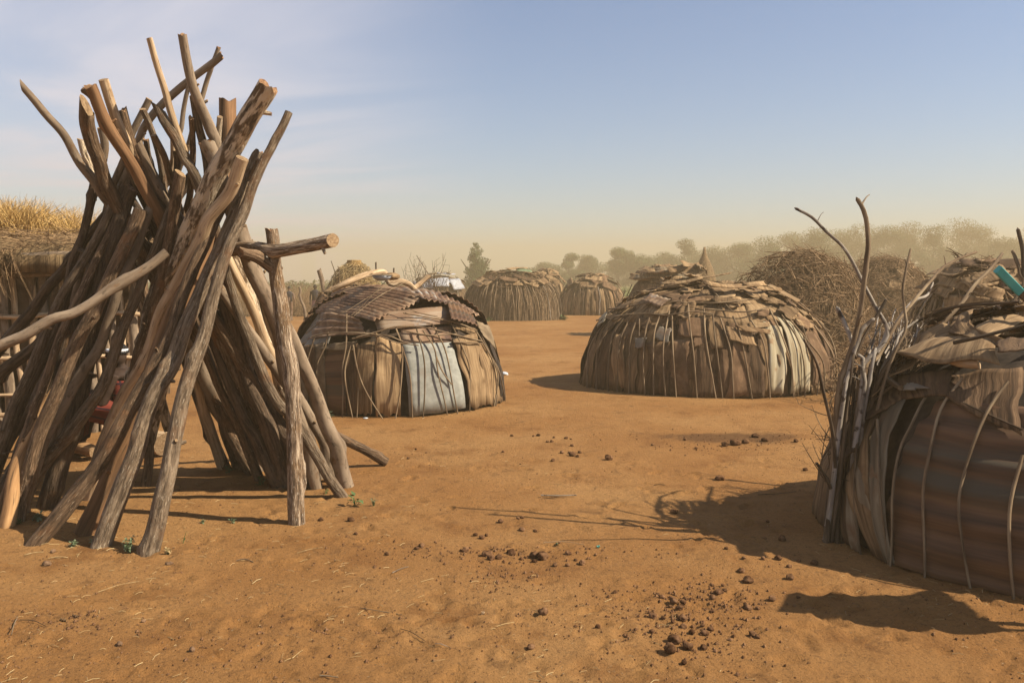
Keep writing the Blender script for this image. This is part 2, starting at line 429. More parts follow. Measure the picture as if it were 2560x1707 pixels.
mk('shell_brown', [(0.075, 0.048, 0.023), (0.139, 0.086, 0.044), (0.214, 0.139, 0.074)], (1, 1, 1), 14, coord='obj', rnd=.15, bump=.8, bdist=.03)
mk('teal_paint', [(.05, .36, .33), (.06, .42, .38), (.09, .47, .42)], (1, 1, 1), 6, rnd=.03, bump=.1, rough=.5, spec=.4)
mk('plastic_green', [(.06, .26, .19), (.09, .33, .25), (.14, .40, .32)], (1, 1, 1), 10, rnd=.1, bump=.2, rough=.4, spec=.5)
mk('plastic_white', [(.55, .56, .56), (.66, .67, .67), (.75, .75, .75)], (1, 1, 1), 10, rnd=.05, bump=.2, rough=.5, spec=.4)
mk('straw', [(.26, .17, .075), (.42, .29, .13), (.58, .43, .22)], (1, 1, 1), 20, rnd=.2, bump=0)
mk('straw_gold', [(.38, .22, .07), (.58, .36, .12), (.74, .51, .20)], (1, 1, 1), 9, rnd=.1, bump=0)
mk('thatch', [(0.107, 0.065, 0.030), (0.203, 0.130, 0.061), (0.321, 0.211, 0.101)], (1, .3, 1), 16, rnd=.1, bump=.9, bdist=.03)
mk('straw_thatch', [(0.171, 0.101, 0.035), (0.321, 0.192, 0.069), (0.449, 0.288, 0.109)], (1, 1, .4), 12, coord='obj', rnd=.05, bump=1, bdist=.05)
mk('brush', [(0.118, 0.072, 0.036), (0.257, 0.158, 0.078), (0.407, 0.259, 0.133)], (1, 1, 1), 9, rnd=.15, bump=0)
mk('mud', [(.13, .075, .038), (.21, .125, .066), (.27, .17, .092)], (1, 1, 1), 7, coord='obj', rnd=.05, bump=.8, bdist=.03)
mk('dung', [(.065, .031, .015), (.125, .064, .032), (.20, .108, .055)], (1, 1, 1), 30, coord='obj', rnd=.25, bump=.8, bdist=.008, spec=0.0, alb=.8)
mk('clod', [(.15, .085, .045), (.22, .125, .066), (.28, .165, .09)], (1, 1, 1), 22, coord='obj', rnd=.15, bump=.8, bdist=.008)
mk('leaf_weed', [(.05, .085, .02), (.09, .14, .04), (.15, .20, .07)], (1, 1, 1), 3, rnd=.12, bump=0, rough=.7)
mk('leaf_bluish', [(.12, .16, .075), (.18, .23, .12), (.26, .30, .17)], (1, 1, 1), 3, rnd=.1, bump=0, rough=.7)
mk('leaf_tree', [(.028, .052, .014), (.055, .085, .023), (.095, .125, .036)], (1, 1, 1), 1.3, rnd=.15, bump=0, rough=.8)
mk('leaf_field', [(.10, .14, .04), (.17, .20, .065), (.27, .27, .10)], (1, 1, 1), .7, rnd=.0, bump=0, rough=.9)
mk('skin_dark', [(.035, .02, .013), (.055, .032, .021), (.07, .042, .028)], (1, 1, 1), 9, coord='obj', rnd=.05, bump=.1, rough=.7, spec=.15)
mk('skin_lit', [(.15, .085, .05), (.20, .12, .07), (.25, .15, .09)], (1, 1, 1), 9, coord='obj', rnd=.05, bump=.1, rough=.5, spec=.4)
mk('hair_black', [(.008, .007, .006), (.013, .011, .01), (.02, .017, .015)], (1, 1, 1), 40, coord='obj', rnd=0, bump=.6, rough=.8)
mk('cloth_dark', [(.03, .027, .03), (.045, .04, .045), (.06, .052, .06)], (1, 1, 1), 12, coord='obj', rnd=.05, bump=.3)
mk('cloth_tan', [(.30, .19, .11), (.38, .25, .15), (.45, .31, .19)], (1, 1, 1), 12, coord='obj', rnd=.05, bump=.3)
mk('cloth_pink', [(.25, .12, .12), (.34, .18, .17), (.4, .25, .24)], (1, 1, 1), 12, coord='obj', rnd=.05, bump=.3)
# red cloth with a dark check
m = mk('cloth_red', [(.16, .032, .022), (.20, .043, .028), (.24, .06, .04)], (1, 1, 1), 12, coord='co', rnd=0, bump=.2, spec=.05)
_N, _L = m.node_tree.nodes, m.node_tree.links
_b = _N['Principled BSDF']; _old = _b.inputs['Base Color'].links[0].from_socket
_a = _N.new('ShaderNodeAttribute'); _a.attribute_name = 'co'
_s = _N.new('ShaderNodeSeparateXYZ'); _L.new(_a.outputs['Vector'], _s.inputs[0])
_prev = _old
for ax, fr in ((0, 60), (1, 42)):
    _m1 = _N.new('ShaderNodeMath'); _m1.operation = 'MULTIPLY'; _m1.inputs[1].default_value = fr; _L.new(_s.outputs[ax], _m1.inputs[0])
    _m2 = _N.new('ShaderNodeMath'); _m2.operation = 'SINE'; _L.new(_m1.outputs[0], _m2.inputs[0])
    _m3 = _N.new('ShaderNodeMath'); _m3.operation = 'GREATER_THAN'; _m3.inputs[1].default_value = .86; _L.new(_m2.outputs[0], _m3.inputs[0])
    _x = _N.new('ShaderNodeMix'); _x.data_type = 'RGBA'; _L.new(_m3.outputs[0], _x.inputs['Factor']); _L.new(_prev, _x.inputs['A']); _x.inputs['B'].default_value = (.03, .015, .02, 1)
    _prev = _x.outputs['Result']
_L.new(_prev, _b.inputs['Base Color'])

# ground material: trodden reddish sand with darker dung-stained grains and paler dust
def ground_mat():
    m = bpy.data.materials.new('earth'); m.use_nodes = True; MAT['earth'] = m
    N, L = m.node_tree.nodes, m.node_tree.links
    b = N['Principled BSDF']; b.inputs['Roughness'].default_value = .97; b.inputs['Specular IOR Level'].default_value = .1
    tcn = N.new('ShaderNodeTexCoord').outputs['Object']
    def noise(sc, det=6, ro=.6, dist=0):
        n = N.new('ShaderNodeTexNoise'); n.inputs['Scale'].default_value = sc; n.inputs['Detail'].default_value = det
        n.inputs['Roughness'].default_value = ro; n.inputs['Distortion'].default_value = dist
        L.new(tcn, n.inputs['Vector']); return n.outputs['Fac']
    def rng_(x, a, c, o0=0, o1=1):
        r = N.new('ShaderNodeMapRange'); r.interpolation_type = 'SMOOTHSTEP'
        for i, q in enumerate((a, c, o0, o1)): r.inputs[i + 1].default_value = q
        L.new(x, r.inputs[0]); return r.outputs[0]
    def mix(f, A, B, mode='MIX'):
        x = N.new('ShaderNodeMix'); x.data_type = 'RGBA'; x.blend_type = mode
        if isinstance(f, float): x.inputs['Factor'].default_value = f
        else: L.new(f, x.inputs['Factor'])
        for s_, k in (('A', A), ('B', B)):
            if isinstance(k, tuple): x.inputs[s_].default_value = (*k, 1)
            else: L.new(k, x.inputs[s_])
        return x.outputs['Result']
    sand, pale, red, dark = (.222, .105, .033), (.272, .144, .052), (.165, .073, .022), (.068, .033, .014)
    c = mix(rng_(noise(.45, 5), .38, .66), sand, pale)
    c = mix(rng_(noise(1.7, 6, .65), .50, .72), c, red)
    c = mix(rng_(noise(30, 6, .75), .53, .68, 0, .65), c, dark)
    c = mix(rng_(noise(85, 4, .75), .55, .68, 0, .8), c, dark)
    c = mix(rng_(noise(60, 3, .6), .64, .76, 0, .55), c, (.42, .29, .16))
    # dark trampled dung patch on the right
    c = mix(rng_(noise(4.5, 6, .7, .8), .54, .70, 0, .5), c, dark)
    # dung-stained scuffed patch between the two right-hand huts
    vd = N.new('ShaderNodeVectorMath'); vd.operation = 'SUBTRACT'; L.new(tcn, vd.inputs[0]); vd.inputs[1].default_value = (2.25, 8.6, 0)
    vs = N.new('ShaderNodeVectorMath'); vs.operation = 'MULTIPLY'; L.new(vd.outputs[0], vs.inputs[0]); vs.inputs[1].default_value = (1.0, 2.6, 1)
    vl = N.new('ShaderNodeVectorMath'); vl.operation = 'LENGTH'; L.new(vs.outputs[0], vl.inputs[0])
    ad = N.new('ShaderNodeMath'); ad.operation = 'MULTIPLY_ADD'; L.new(noise(3.5, 5, .7), ad.inputs[0]); ad.inputs[1].default_value = 1.6; L.new(vl.outputs['Value'], ad.inputs[2])
    c = mix(rng_(ad.outputs[0], 1.75, 1.15, 0, .75), c, dark)
    L.new(c, b.inputs['Base Color'])
    def bump(h, st, d, prev=None):
        bp = N.new('ShaderNodeBump'); bp.inputs['Strength'].default_value = st; bp.inputs['Distance'].default_value = d
        L.new(h, bp.inputs['Height'])
        if prev: L.new(prev, bp.inputs['Normal'])
        return bp.outputs[0]
    n0 = bump(noise(7, 8, .66), .7, .022)
    n0 = bump(noise(38, 6, .75), 1.0, .016, n0)
    n0 = bump(noise(150, 3, .7), .5, .004, n0)
    L.new(n0, b.inputs['Normal'])
ground_mat()

# ---------------------------------------------------------------- the ground, one sheet
def grow(a, b, d0, k):
    out, x, d = [a], a, d0
    while x < b: d *= k; x += d; out.append(min(x, b))
    return out
xs = np.array(sorted(set([-x for x in grow(3.2, 160, .026, 1.09)] + list(np.arange(-3.2, 3.2, .026)) + grow(3.2, 160, .026, 1.09))))
ys = np.array([-18, -8, -3, -1, 0, .8, 1.5] + list(np.arange(2.0, 7.2, .026)) + grow(7.2, 320, .026, 1.045))
gx, gy = np.meshgrid(xs, ys)
gz = gh(gx, gy)
# hoof and foot prints, scuffs
pr = random.Random(5)
for k in range(700):
    y0 = 2.1 + 5.5 * pr.random() ** 1.3; x0 = pr.uniform(-.62, .62) * y0 * 1.05
    if k % 3 == 0: y0 = pr.uniform(2.2, 4.2)
    a = pr.uniform(0, 3.14); l, w, dp = pr.uniform(.03, .11), pr.uniform(.022, .045), pr.uniform(.008, .022)
    i0, i1 = np.searchsorted(xs, x0 - .3), np.searchsorted(xs, x0 + .3)
    j0, j1 = np.searchsorted(ys, y0 - .3), np.searchsorted(ys, y0 + .3)
    X, Y = gx[j0:j1, i0:i1] - x0, gy[j0:j1, i0:i1] - y0
    p, q = (X * math.cos(a) + Y * math.sin(a)) / l, (-X * math.sin(a) + Y * math.cos(a)) / w
    d = np.sqrt(p * p + q * q)
    gz[j0:j1, i0:i1] += -dp * .85 * np.exp(-d ** 4) + dp * .5 * np.exp(-((d - 1.35) / .35) ** 2)
me = bpy.data.meshes.new('ground')
nvx, nvy = len(xs), len(ys)
me.vertices.add(nvx * nvy)
me.vertices.foreach_set('co', np.stack([gx, gy, gz], -1).astype(np.float32).ravel())
ii = np.arange(nvx * nvy).reshape(nvy, nvx)
quads = np.stack([ii[:-1, :-1], ii[:-1, 1:], ii[1:, 1:], ii[1:, :-1]], -1).reshape(-1, 4)
me.loops.add(quads.size); me.loops.foreach_set('vertex_index', quads.ravel().astype(np.int32))
me.polygons.add(len(quads)); me.polygons.foreach_set('loop_start', np.arange(0, quads.size, 4, dtype=np.int32))
me.polygons.foreach_set('use_smooth', np.ones(len(quads), bool))
me.update(calc_edges=True); me.materials.append(MAT['earth'])
g = bpy.data.objects.new('ground', me); COL.objects.link(g)
g['kind'] = 'structure'; g['label'] = 'dry reddish brown trodden earth of the village'; g['category'] = 'ground'

def gz_at(x, y):
    i = min(max(np.searchsorted(xs, x) - 1, 0), nvx - 2); j = min(max(np.searchsorted(ys, y) - 1, 0), nvy - 2)
    tx, ty = (x - xs[i]) / (xs[i + 1] - xs[i]), (y - ys[j]) / (ys[j + 1] - ys[j])
    return float((gz[j, i] * (1 - tx) + gz[j, i + 1] * tx) * (1 - ty) + (gz[j + 1, i] * (1 - tx) + gz[j + 1, i + 1] * tx) * ty)

# ---------------------------------------------------------------- the log stack
LG = 'logs leaning together in the big stack'
def px2w(pts, mode, dc, Yb=None, sink=.04):
    pts = np.array(pts, float); out = []
    if len(pts) >= 6 and not isinstance(mode, (list, tuple)):      # logs are stiff: keep the slow bend, drop most of the wiggle
        q = np.concatenate([[0], np.cumsum(np.hypot(*np.diff(pts, axis=0).T))]); q /= q[-1]
        w = np.ones(len(q)); w[[0, -1]] = 4
        fit = np.stack([np.polyval(np.polyfit(q, pts[:, i], 3, w=w), q) for i in (0, 1)], -1)
        pts = .5 * pts + .5 * fit
    ub, vb = pts[0]
    if isinstance(mode, (list, tuple)):
        k = np.linspace(0, 1, len(mode))
        t = np.concatenate([[0], np.cumsum(np.hypot(*np.diff(pts, axis=0).T))]); t /= t[-1]
        Y = 1 / np.interp(t, k, 1 / np.array(mode))
        return np.array([at(u, v, y) for (u, v), y in zip(pts, Y)])
    Y0 = Yb or gnd(ub, vb)[1]
    for u, v in pts:
        t = (vb - v) / (vb - 530.0)
        out.append(at(u, v, 1 / (1 / Y0 + t * (1 / dc - 1 / Y0))))
    out = np.array(out)
    d = out[0] - out[1]; d /= np.linalg.norm(d)
    out[0] += d * sink
    return out
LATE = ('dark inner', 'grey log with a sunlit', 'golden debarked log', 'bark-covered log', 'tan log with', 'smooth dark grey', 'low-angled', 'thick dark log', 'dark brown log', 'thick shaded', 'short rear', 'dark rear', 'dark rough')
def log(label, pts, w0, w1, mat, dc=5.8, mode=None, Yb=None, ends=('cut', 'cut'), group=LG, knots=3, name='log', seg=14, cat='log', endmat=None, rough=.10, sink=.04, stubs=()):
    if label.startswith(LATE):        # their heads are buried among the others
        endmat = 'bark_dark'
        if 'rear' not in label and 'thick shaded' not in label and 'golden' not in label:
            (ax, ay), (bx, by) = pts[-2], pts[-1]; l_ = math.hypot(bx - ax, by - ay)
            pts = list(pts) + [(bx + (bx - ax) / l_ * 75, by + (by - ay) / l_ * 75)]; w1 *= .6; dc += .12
    w0, w1 = w0 * .93, w1 * .95
    P = px2w(pts, mode, dc, Yb, sink)
    r0, r1 = .5 * w0 * P[0][1] / F, .5 * w1 * P[-1][1] / F
    mb = MB(); seed = rng.randrange(9999)
    Q = tube(mb, P, r0, r1, seg=seg, step=.045, rough=rough, seed=seed, m=0, mc=1, ends=ends, knots=knots, wob=.035)
    for (t, du, dv, wd) in stubs:            # broken-off side branch
        i = int(t * (len(Q) - 1)); b = Q[i]; s = b[1] / F
        e = b + np.array([du * s, -.02, -dv * s])
        tube(mb, [b, (b + e) / 2 + np.array([0, -.01, .01]), e], .5 * wd * s, .38 * wd * s, seg=8, step=.03, rough=.1, m=0, mc=1, ends=('cut', 'torn'))
    kr = random.Random(seed + 1)
    for k in range(min(knots, 3)):           # snapped-off twigs
        i = int(len(Q) * kr.uniform(.12, .95)); b = Q[min(i, len(Q) - 2)]; t_ = Q[min(i, len(Q) - 2) + 1] - b; t_ /= np.linalg.norm(t_)
        d_ = np.cross(t_, [kr.uniform(-1, 1), kr.uniform(-1, .2), kr.uniform(-.3, .3)]); d_ /= np.linalg.norm(d_) + 1e-9
        rr = np.interp(i / len(Q), [0, 1], [r0, r1]); e = b + d_ * rr * kr.uniform(1.25, 1.9) + t_ * rr * kr.uniform(.2, .9)
        tube(mb, [b + d_ * rr * .5, e], rr * kr.uniform(.28, .42), rr * .2, seg=7, step=.02, rough=.15, m=0, mc=1, ends=('cut', 'torn'))
    o = mb.build(name, [mat, endmat or ('wood_end_torn' if 'torn' in ends else 'wood_end')], loc=Q[0])
    return tag(o, label, cat, group)

# front logs, feet at the left, heads leaning right
log('tall grey-brown log at the right front of the stack, thin forked-off tip', [(372,1374),(422,1165),(471,966),(475,937),(503,840),(536,726),(584,585),(646,430),(683,368),(692,348),(725,284)], 50, 20, 'bark_grey', 5.52, knots=5)
log('grey log with a pale torn top just behind the tall front log', [(251,1364),(291,1241),(343,1119),(398,981),(436,917),(475,790),(503,682),(539,611),(561,570),(620,430),(650,371)], 54, 26, 'bark_grey', 5.64, ends=('cut','torn'))
log('thick bark-covered log with a square-cut foot resting on the soil', [(92,1357),(168,1250),(260,1134),(306,1058),(383,935),(444,805),(472,718),(503,649),(540,560),(609,402)], 46, 24, 'bark_brown', 5.66, knots=2, endmat='wood_orange')
log('pale bare log with a brown flat-cut top, lit along its edge', [(218,1244),(269,1079),(306,981),(337,935),(360,874),(393,802),(444,723),(472,662),(503,598),(513,553),(566,472),(603,396)], 34, 34, 'wood_pale', 5.55)
log('broad white-flecked log with a ragged pale head leaning right', [(262,1205),(312,1060),(352,930),(390,790),(424,688),(457,598),(513,499),(559,407),(612,323),(673,212)], 44, 52, 'bark_fleck', 5.74, ends=('cut','torn'), knots=6, rough=.12)
log('split reddish log whose orange inner face shows near the ground', [(213,1330),(266,1180),(321,1088),(346,1021),(400,890),(455,750),(510,600),(548,490),(569,400),(575,254)], 52, 42, 'wood_orange', 5.84, ends=('cut','torn'))
log('reddish-brown log in the heart of the stack, bare orange streak', [(272,1230),(325,1020),(347,892),(365,841),(384,758),(397,717),(415,646),(430,597),(446,513),(448,430)], 30, 28, 'bark_brown', 5.74)
log('grey log with a sunlit knee-high patch on its lower end', [(55,1280),(72,1210),(110,1155),(160,1105),(215,1035),(258,968),(270,879),(293,815),(324,764),(357,700),(383,624),(405,559),(425,510)], 40, 28, 'bark_grey', 5.70)
log('golden debarked log at the far left foot of the stack', [(14,1316),(40,1211),(67,1119),(101,1027),(138,951),(168,880),(205,800)], 42, 14, 'wood_bare', 6.25, knots=4, rough=.12)
log('bark-covered log leaning right behind the golden debarked log', [(40,1300),(86,1116),(150,985),(194,860),(245,764),(300,640),(350,520)], 40, 34, 'bark_brown', 5.68)
log('tan log with sunlit streak right of the golden debarked log', [(52,1285),(70,1211),(107,1110),(159,1021),(196,960),(212,917),(240,861),(265,805),(288,764),(319,687),(339,624),(359,560),(372,520)], 34, 22, 'bark_smooth', 5.80)
log('smooth dark grey log at the left edge of the stack', [(-42,1262),(-12,1180),(18,1088),(46,997),(64,958),(92,899),(122,828),(158,749),(189,703),(217,644),(245,573),(275,513)], 32, 34, 'bark_grey', 5.74)
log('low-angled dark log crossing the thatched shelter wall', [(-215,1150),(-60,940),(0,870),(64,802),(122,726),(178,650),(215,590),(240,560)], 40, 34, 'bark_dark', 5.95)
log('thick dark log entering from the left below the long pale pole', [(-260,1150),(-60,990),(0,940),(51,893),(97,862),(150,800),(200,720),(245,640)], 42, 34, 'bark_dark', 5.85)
log('dark brown log between the two left grey logs', [(-25,1290),(0,1257),(61,1104),(101,1021),(147,935),(153,879),(179,815),(199,759),(222,687),(245,624),(293,559),(308,520)], 42, 32, 'bark_dark', 5.82)
log('gnarled hollow log with a torn hole near the crossing', [(120,1265),(180,1060),(225,850),(262,717),(275,640),(293,590),(313,538),(322,500),(336,468)], 50, 40, 'bark_dark', 5.9, ends=('cut','torn'), knots=7, rough=.17)
log('slim dark log with a short side branch at the left shoulder', [(-30,1240),(60,1010),(140,830),(165,740),(190,640),(206,590),(219,530),(232,460)], 26, 20, 'bark_dark', 6.0, stubs=((.8, 34, 22, 14),))
log('long pale grey pole lying almost level across the stack', [(-1000,1420),(-400,1075),(0,871),(64,836),(115,805),(148,790),(184,782),(230,759),(281,723),(329,698),(370,670),(413,633)], 40, 24, 'bark_smooth', mode=[4.55,4.7,4.95,5.1,5.25,5.5], knots=8, sink=0)
# back logs, feet at the right, heads splayed left
log('long smooth grey log splayed furthest left against the sky', [(640,1172),(606,1112),(549,1026),(506,943),(430,790),(360,640),(303,539),(244,454),(194,399),(153,348),(110,302),(79,254),(45,213)], 50, 17, 'bark_smooth', 5.98, ends=('cut','slant'), endmat='wood_end_torn')
log('orange-brown log with a forked splintered head', [(682,1170),(626,1059),(589,976),(536,828),(500,740),(430,610),(390,520),(356,462),(319,404),(276,341),(245,277),(226,223)], 34, 30, 'wood_orange', 5.82, ends=('cut','torn'), stubs=((.97, -30, -26, 20),), knots=4, rough=.12)
log('short thick ribbed log with a wedge-shaped top', [(652,1162),(600,1080),(560,1000),(440,760),(360,600),(298,493),(267,449),(255,404),(230,366),(217,315),(219,270)], 40, 36, 'bark_brown', 5.90, ends=('cut','slant'), rough=.1)
log('upright pale log with a clean sawn top', [(560,1168),(520,1066),(490,986),(420,560),(360,450),(320,380),(285,310),(264,250),(258,193)], 30, 25, 'wood_pale', 6.02, rough=.05)
log('brown log with frayed bark at its crooked tip', [(725,1200),(672,1059),(609,926),(470,700),(410,540),(370,450),(350,392),(332,335),(309,282)], 40, 24, 'bark_brown', 5.98, ends=('cut','torn'))
log('thin grey log bending left, second of three close together', [(735,1195),(640,1040),(549,850),(480,680),(420,520),(405,467),(399,430),(386,366),(373,315),(356,277)], 26, 16, 'bark_grey', 6.05)
log('smooth brown log with a blunt dark top among the thin ones', [(838,1198),(821,1158),(792,1086),(753,993),(704,948),(653,853),(615,802),(590,754),(450,560),(402,487),(382,449),(365,404),(348,358)], 30, 22, 'bark_smooth', 6.0)
log('straight grey log cut at a point, in front of the tall thin one', [(848,1238),(792,1112),(753,1042),(705,1016),(679,990),(646,945),(607,853),(590,790),(560,650),(527,515),(492,431),(460,399),(442,353),(416,315),(393,266)], 32, 22, 'bark_grey', 5.8, ends=('cut','slant'), knots=4)
log('short tan log tip peeping out behind the pointed grey one', [(660,1140),(560,880),(500,640),(450,500),(424,430),(409,379),(386,330)], 24, 16, 'bark_brown', 6.1)
log('tall thin pale log rising to a clean cut left of the highest top', [(760,1190),(690,930),(648,823),(625,739),(605,693),(582,647),(530,550),(480,450),(442,345),(424,272),(414,218),(391,162),(364,96)], 34, 15, 'wood_pale', 6.05, knots=2)
log('tallest log of the stack with a frayed dark head', [(871,1210),(831,1105),(792,1006),(758,923),(735,870),(668,715),(628,640),(590,560),(551,461),(536,366),(521,315),(503,239),(488,193),(475,149),(462,88)], 42, 23, 'bark_smooth', 5.92, ends=('cut','torn'), knots=4)
log('grey log close beside the tallest one with a split end', [(700,1190),(640,1000),(585,780),(540,600),(520,440),(508,356),(493,300),(483,239)], 34, 20, 'bark_grey', 6.02, ends=('cut','torn'))
log('stubby log with an orange torn block end in the middle', [(785,1217),(735,1000),(705,900),(689,835),(671,764),(648,713),(628,675),(605,590),(560,460),(539,404),(514,360)], 32, 38, 'bark_smooth', 5.84, ends=('cut','torn'), endmat='wood_orange')
log('thick shaded log at the left of the rear legs', [(638,1172),(606,1112),(549,1026),(506,943),(470,860),(440,760),(400,640)], 48, 36, 'bark_brown', 6.3)
log('short rear leg furthest left with sunlit right edge', [(563,1167),(520,1066),(490,986),(465,900),(440,800)], 28, 22, 'bark_brown', 6.35)
log('dark rear leg with flaking edge beside the fork post', [(718,1208),(672,1059),(626,970),(609,926),(590,870),(565,780),(540,680)], 44, 36, 'bark_dark', 6.1)
log('dark rough rear leg seen between beam and post', [(770,1195),(710,960),(648,823),(638,790),(625,739),(605,693),(575,630)], 30, 24, 'bark_fleck', 6.18)
log('broad smooth rear log whose stub end shows above the beam', [(800,1190),(745,1010),(705,900),(689,835),(671,764),(648,713),(628,675),(612,610),(603,560)], 40, 28, 'bark_smooth', 6.2)
# heads leaning right from the back
log('long crooked branch curving right behind all the others', [(80,1180),(150,960),(250,650),(290,520),(320,420),(344,350),(356,323),(379,289),(406,254),(440,216),(471,185),(509,159),(551,138)], 28, 18, 'bark_smooth', 6.25, Yb=6.9, ends=('cut','torn'), knots=6)
log('thin forked stick with a curled tip at the very top right', [(335,1160),(390,760),(442,460),(455,400),(470,345),(482,300),(500,250),(513,200),(526,157),(541,122)], 20, 11, 'bark_smooth', 6.3, Yb=6.8, ends=('cut','torn'), stubs=((.86, 26, -22, 10),))
log('thin wavy branch standing upright behind the pointed log', [(335,1150),(400,640),(432,440),(455,341),(462,315),(457,277),(460,239),(470,203)], 16, 11, 'bark_smooth', 6.2, Yb=6.8, knots=5)
log('leaning stick with an angled cut top left of the middle', [(110,1180),(220,690),(270,520),(300,420),(319,353),(334,320),(349,284),(368,243)], 22, 17, 'bark_smooth', 6.25, Yb=6.7)
log('stub of pale wood just right of the ribbed wedge log', [(140,1170),(215,620),(245,470),(262,380),(255,321)], 24, 20, 'bark_smooth', 6.2, Yb=6.7)
log('lichen-spotted stub behind the ribbed wedge log', [(420,1060),(340,700),(280,540),(245,470),(217,404),(204,379),(198,346)], 24, 17, 'bark_fleck', 6.12, Yb=6.8)
log('short round-topped stub in the middle notch of the stack', [(330,1120),(390,720),(415,540),(434,422),(434,383)], 26, 17, 'bark_brown', 6.0, Yb=6.6)
log('mottled pale stick left of the square-topped stump', [(380,1100),(480,640),(535,440),(548,380),(544,325),(553,282)], 24, 15, 'bark_fleck', 6.05, Yb=6.7)
for lab, pts_, w_, m_, d_ in (
  ('thin brown pole rising between the forked head and the pale sawn top', [(600,1165),(470,800),(370,520),(300,360),(282,300)], 20, 'bark_brown', 6.08),
  ('thin grey pole just right of the blunt dark top', [(690,1185),(560,800),(440,520),(385,420),(372,350)], 18, 'bark_grey', 6.12),
  ('slim tan pole with a torn tip under the crooked long branch', [(50,1185),(240,760),(380,520),(425,420),(430,330)], 18, 'wood_pale', 6.15),
  ('short brown pole between tall thin pale log and tallest log', [(300,1130),(420,700),(465,520),(478,400),(470,300)], 18, 'bark_brown', 6.15),
  ('thin dark pole beside the torn stump, leaning right', [(250,1215),(395,850),(490,560),(560,400),(598,330)], 22, 'bark_dark', 5.95),
  ('slender grey pole against the back of the tall front log', [(300,1190),(420,900),(530,640),(610,470),(640,400)], 22, 'bark_grey', 5.85),
  ('narrow dark pole left of the golden debarked log', [(-10,1300),(60,1090),(150,880),(230,690),(290,540)], 22, 'bark_brown', 5.88)):
    log(lab, pts_, w_ * 1.25, w_ * .85, m_, d_, ends=('cut', 'torn'))
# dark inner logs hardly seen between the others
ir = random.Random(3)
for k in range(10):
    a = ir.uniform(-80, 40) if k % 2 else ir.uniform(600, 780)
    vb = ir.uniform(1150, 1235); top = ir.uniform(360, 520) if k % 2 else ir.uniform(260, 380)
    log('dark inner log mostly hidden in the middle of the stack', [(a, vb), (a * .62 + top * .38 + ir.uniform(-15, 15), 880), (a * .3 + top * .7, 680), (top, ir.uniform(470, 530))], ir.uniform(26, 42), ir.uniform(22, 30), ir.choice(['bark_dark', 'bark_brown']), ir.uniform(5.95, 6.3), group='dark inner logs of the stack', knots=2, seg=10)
# beam, fork post, lying pole
post = thing('forked_post', 'upright grey post with a side fork carrying the log beam', 'post', gnd(742, 1312))
P = px2w([(743,1314),(738,1192),(735,1059),(729,926),(715,866),(702,764),(690,688),(686,644),(683,600),(679,572)], [5.58, 5.66], 0)
mb = MB(); P[0][2] -= .05
tube(mb, P, [.056, .053, .051, .049, .049, .053, .052, .044, .040], seg=18, step=.04, rough=.07, seed=21, m=0, mc=1, ends=('cut', 'torn'), knots=3)
mb.build('trunk', ['bark_post', 'wood_end_torn'], post)
mb = MB(); q = P[-4]
tube(mb, [at(691, 676, 5.66), at(666, 660, 5.62), at(641, 644, 5.57), at(604, 632, 5.5)], [.045, .036, .034, .034], seg=14, step=.03, rough=.12, seed=5, m=0, mc=1, ends=('cut', 'torn'), knots=2)
mb.build('fork_arm', ['bark_brown', 'wood_end_torn'], post)
log('stout log beam lying on the fork, pale sawn end to the right', [(470,636),(597,620),(700,619),(765,611),(828,598)], 32, 37, 'bark_post', mode=[6.02, 5.9, 5.72, 5.6, 5.52, 5.42], group=None, cat='beam', name='log_beam', sink=0, knots=2, rough=.06)
log('brown pole slanting out of the stack onto bare ground', [(968,1160),(915,1126),(835,1085),(770,1045),(640,960),(540,880)], 27, 24, 'bark_brown', mode=[7.35, 7.2, 7.0, 6.8], group=None, cat='log', sink=0, knots=3)
log('crooked thin post standing in the ground behind the stack', [(363,1216),(373,1110),(368,1030),(372,985),(388,930),(396,860),(392,780)], 26, 16, 'bark_brown', mode=[6.62, 6.66], group=None, cat='post', name='crooked_post', sink=.05)
# ---------------------------------------------------------------- iron-roofed hut in the middle
def fr(u0, v0, k): return lambda x, y: (x / k + u0, y / k + v0)
A4, A5, A6, A7, A8 = fr(700, 600, 3.267), fr(1400, 640, 3.267), fr(1900, 480, 3.015), fr(1960, 900, 2.063), fr(2100, 700, 3.92)
def hits(dm, fr_, pts): return [dm.hit(*fr_(x, y)) for x, y in pts]
def shell(dm, mat, parent, shrink=.97, name='hut_shell', nt=48, npz=14, bump=.03):
    th, ph = np.meshgrid(np.linspace(0, 2 * math.pi, nt + 1)[:-1], np.linspace(0, math.pi / 2, npz))
    P = dm.P(th, ph); c = np.array([dm.cx, dm.cy, 0]); P = c + (P - c) * shrink
    P = P + dm.N(th, ph) * (bump * fbm(P * 2.2, 3, 4))[..., None]
    P[0, :, 2] = -.05
    F_ = [(j * nt + i, j * nt + (i + 1) % nt, (j + 1) * nt + (i + 1) % nt, (j + 1) * nt + i) for j in range(npz - 1) for i in range(nt)]
    mb = MB(); mb.add(P.reshape(-1, 3), F_); return mb.build(name, mat, parent)

H1 = Dome(-1.56, 11.45, 1.40, 1.50, 1.50, 2.9)
h1 = thing('iron_roofed_hut', 'low round hut with rusty corrugated roof and silver sheet at its front', 'hut', (H1.cx, H1.cy, 0))
H1i = Dome(-1.56, 11.45, 1.40, 1.50, 1.16, 2.3)
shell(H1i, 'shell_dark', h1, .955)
def s1(pts, mat, name='iron_sheet', **k): return sheet(H1, hits(H1, A4, pts), mat, name, h1, **k)
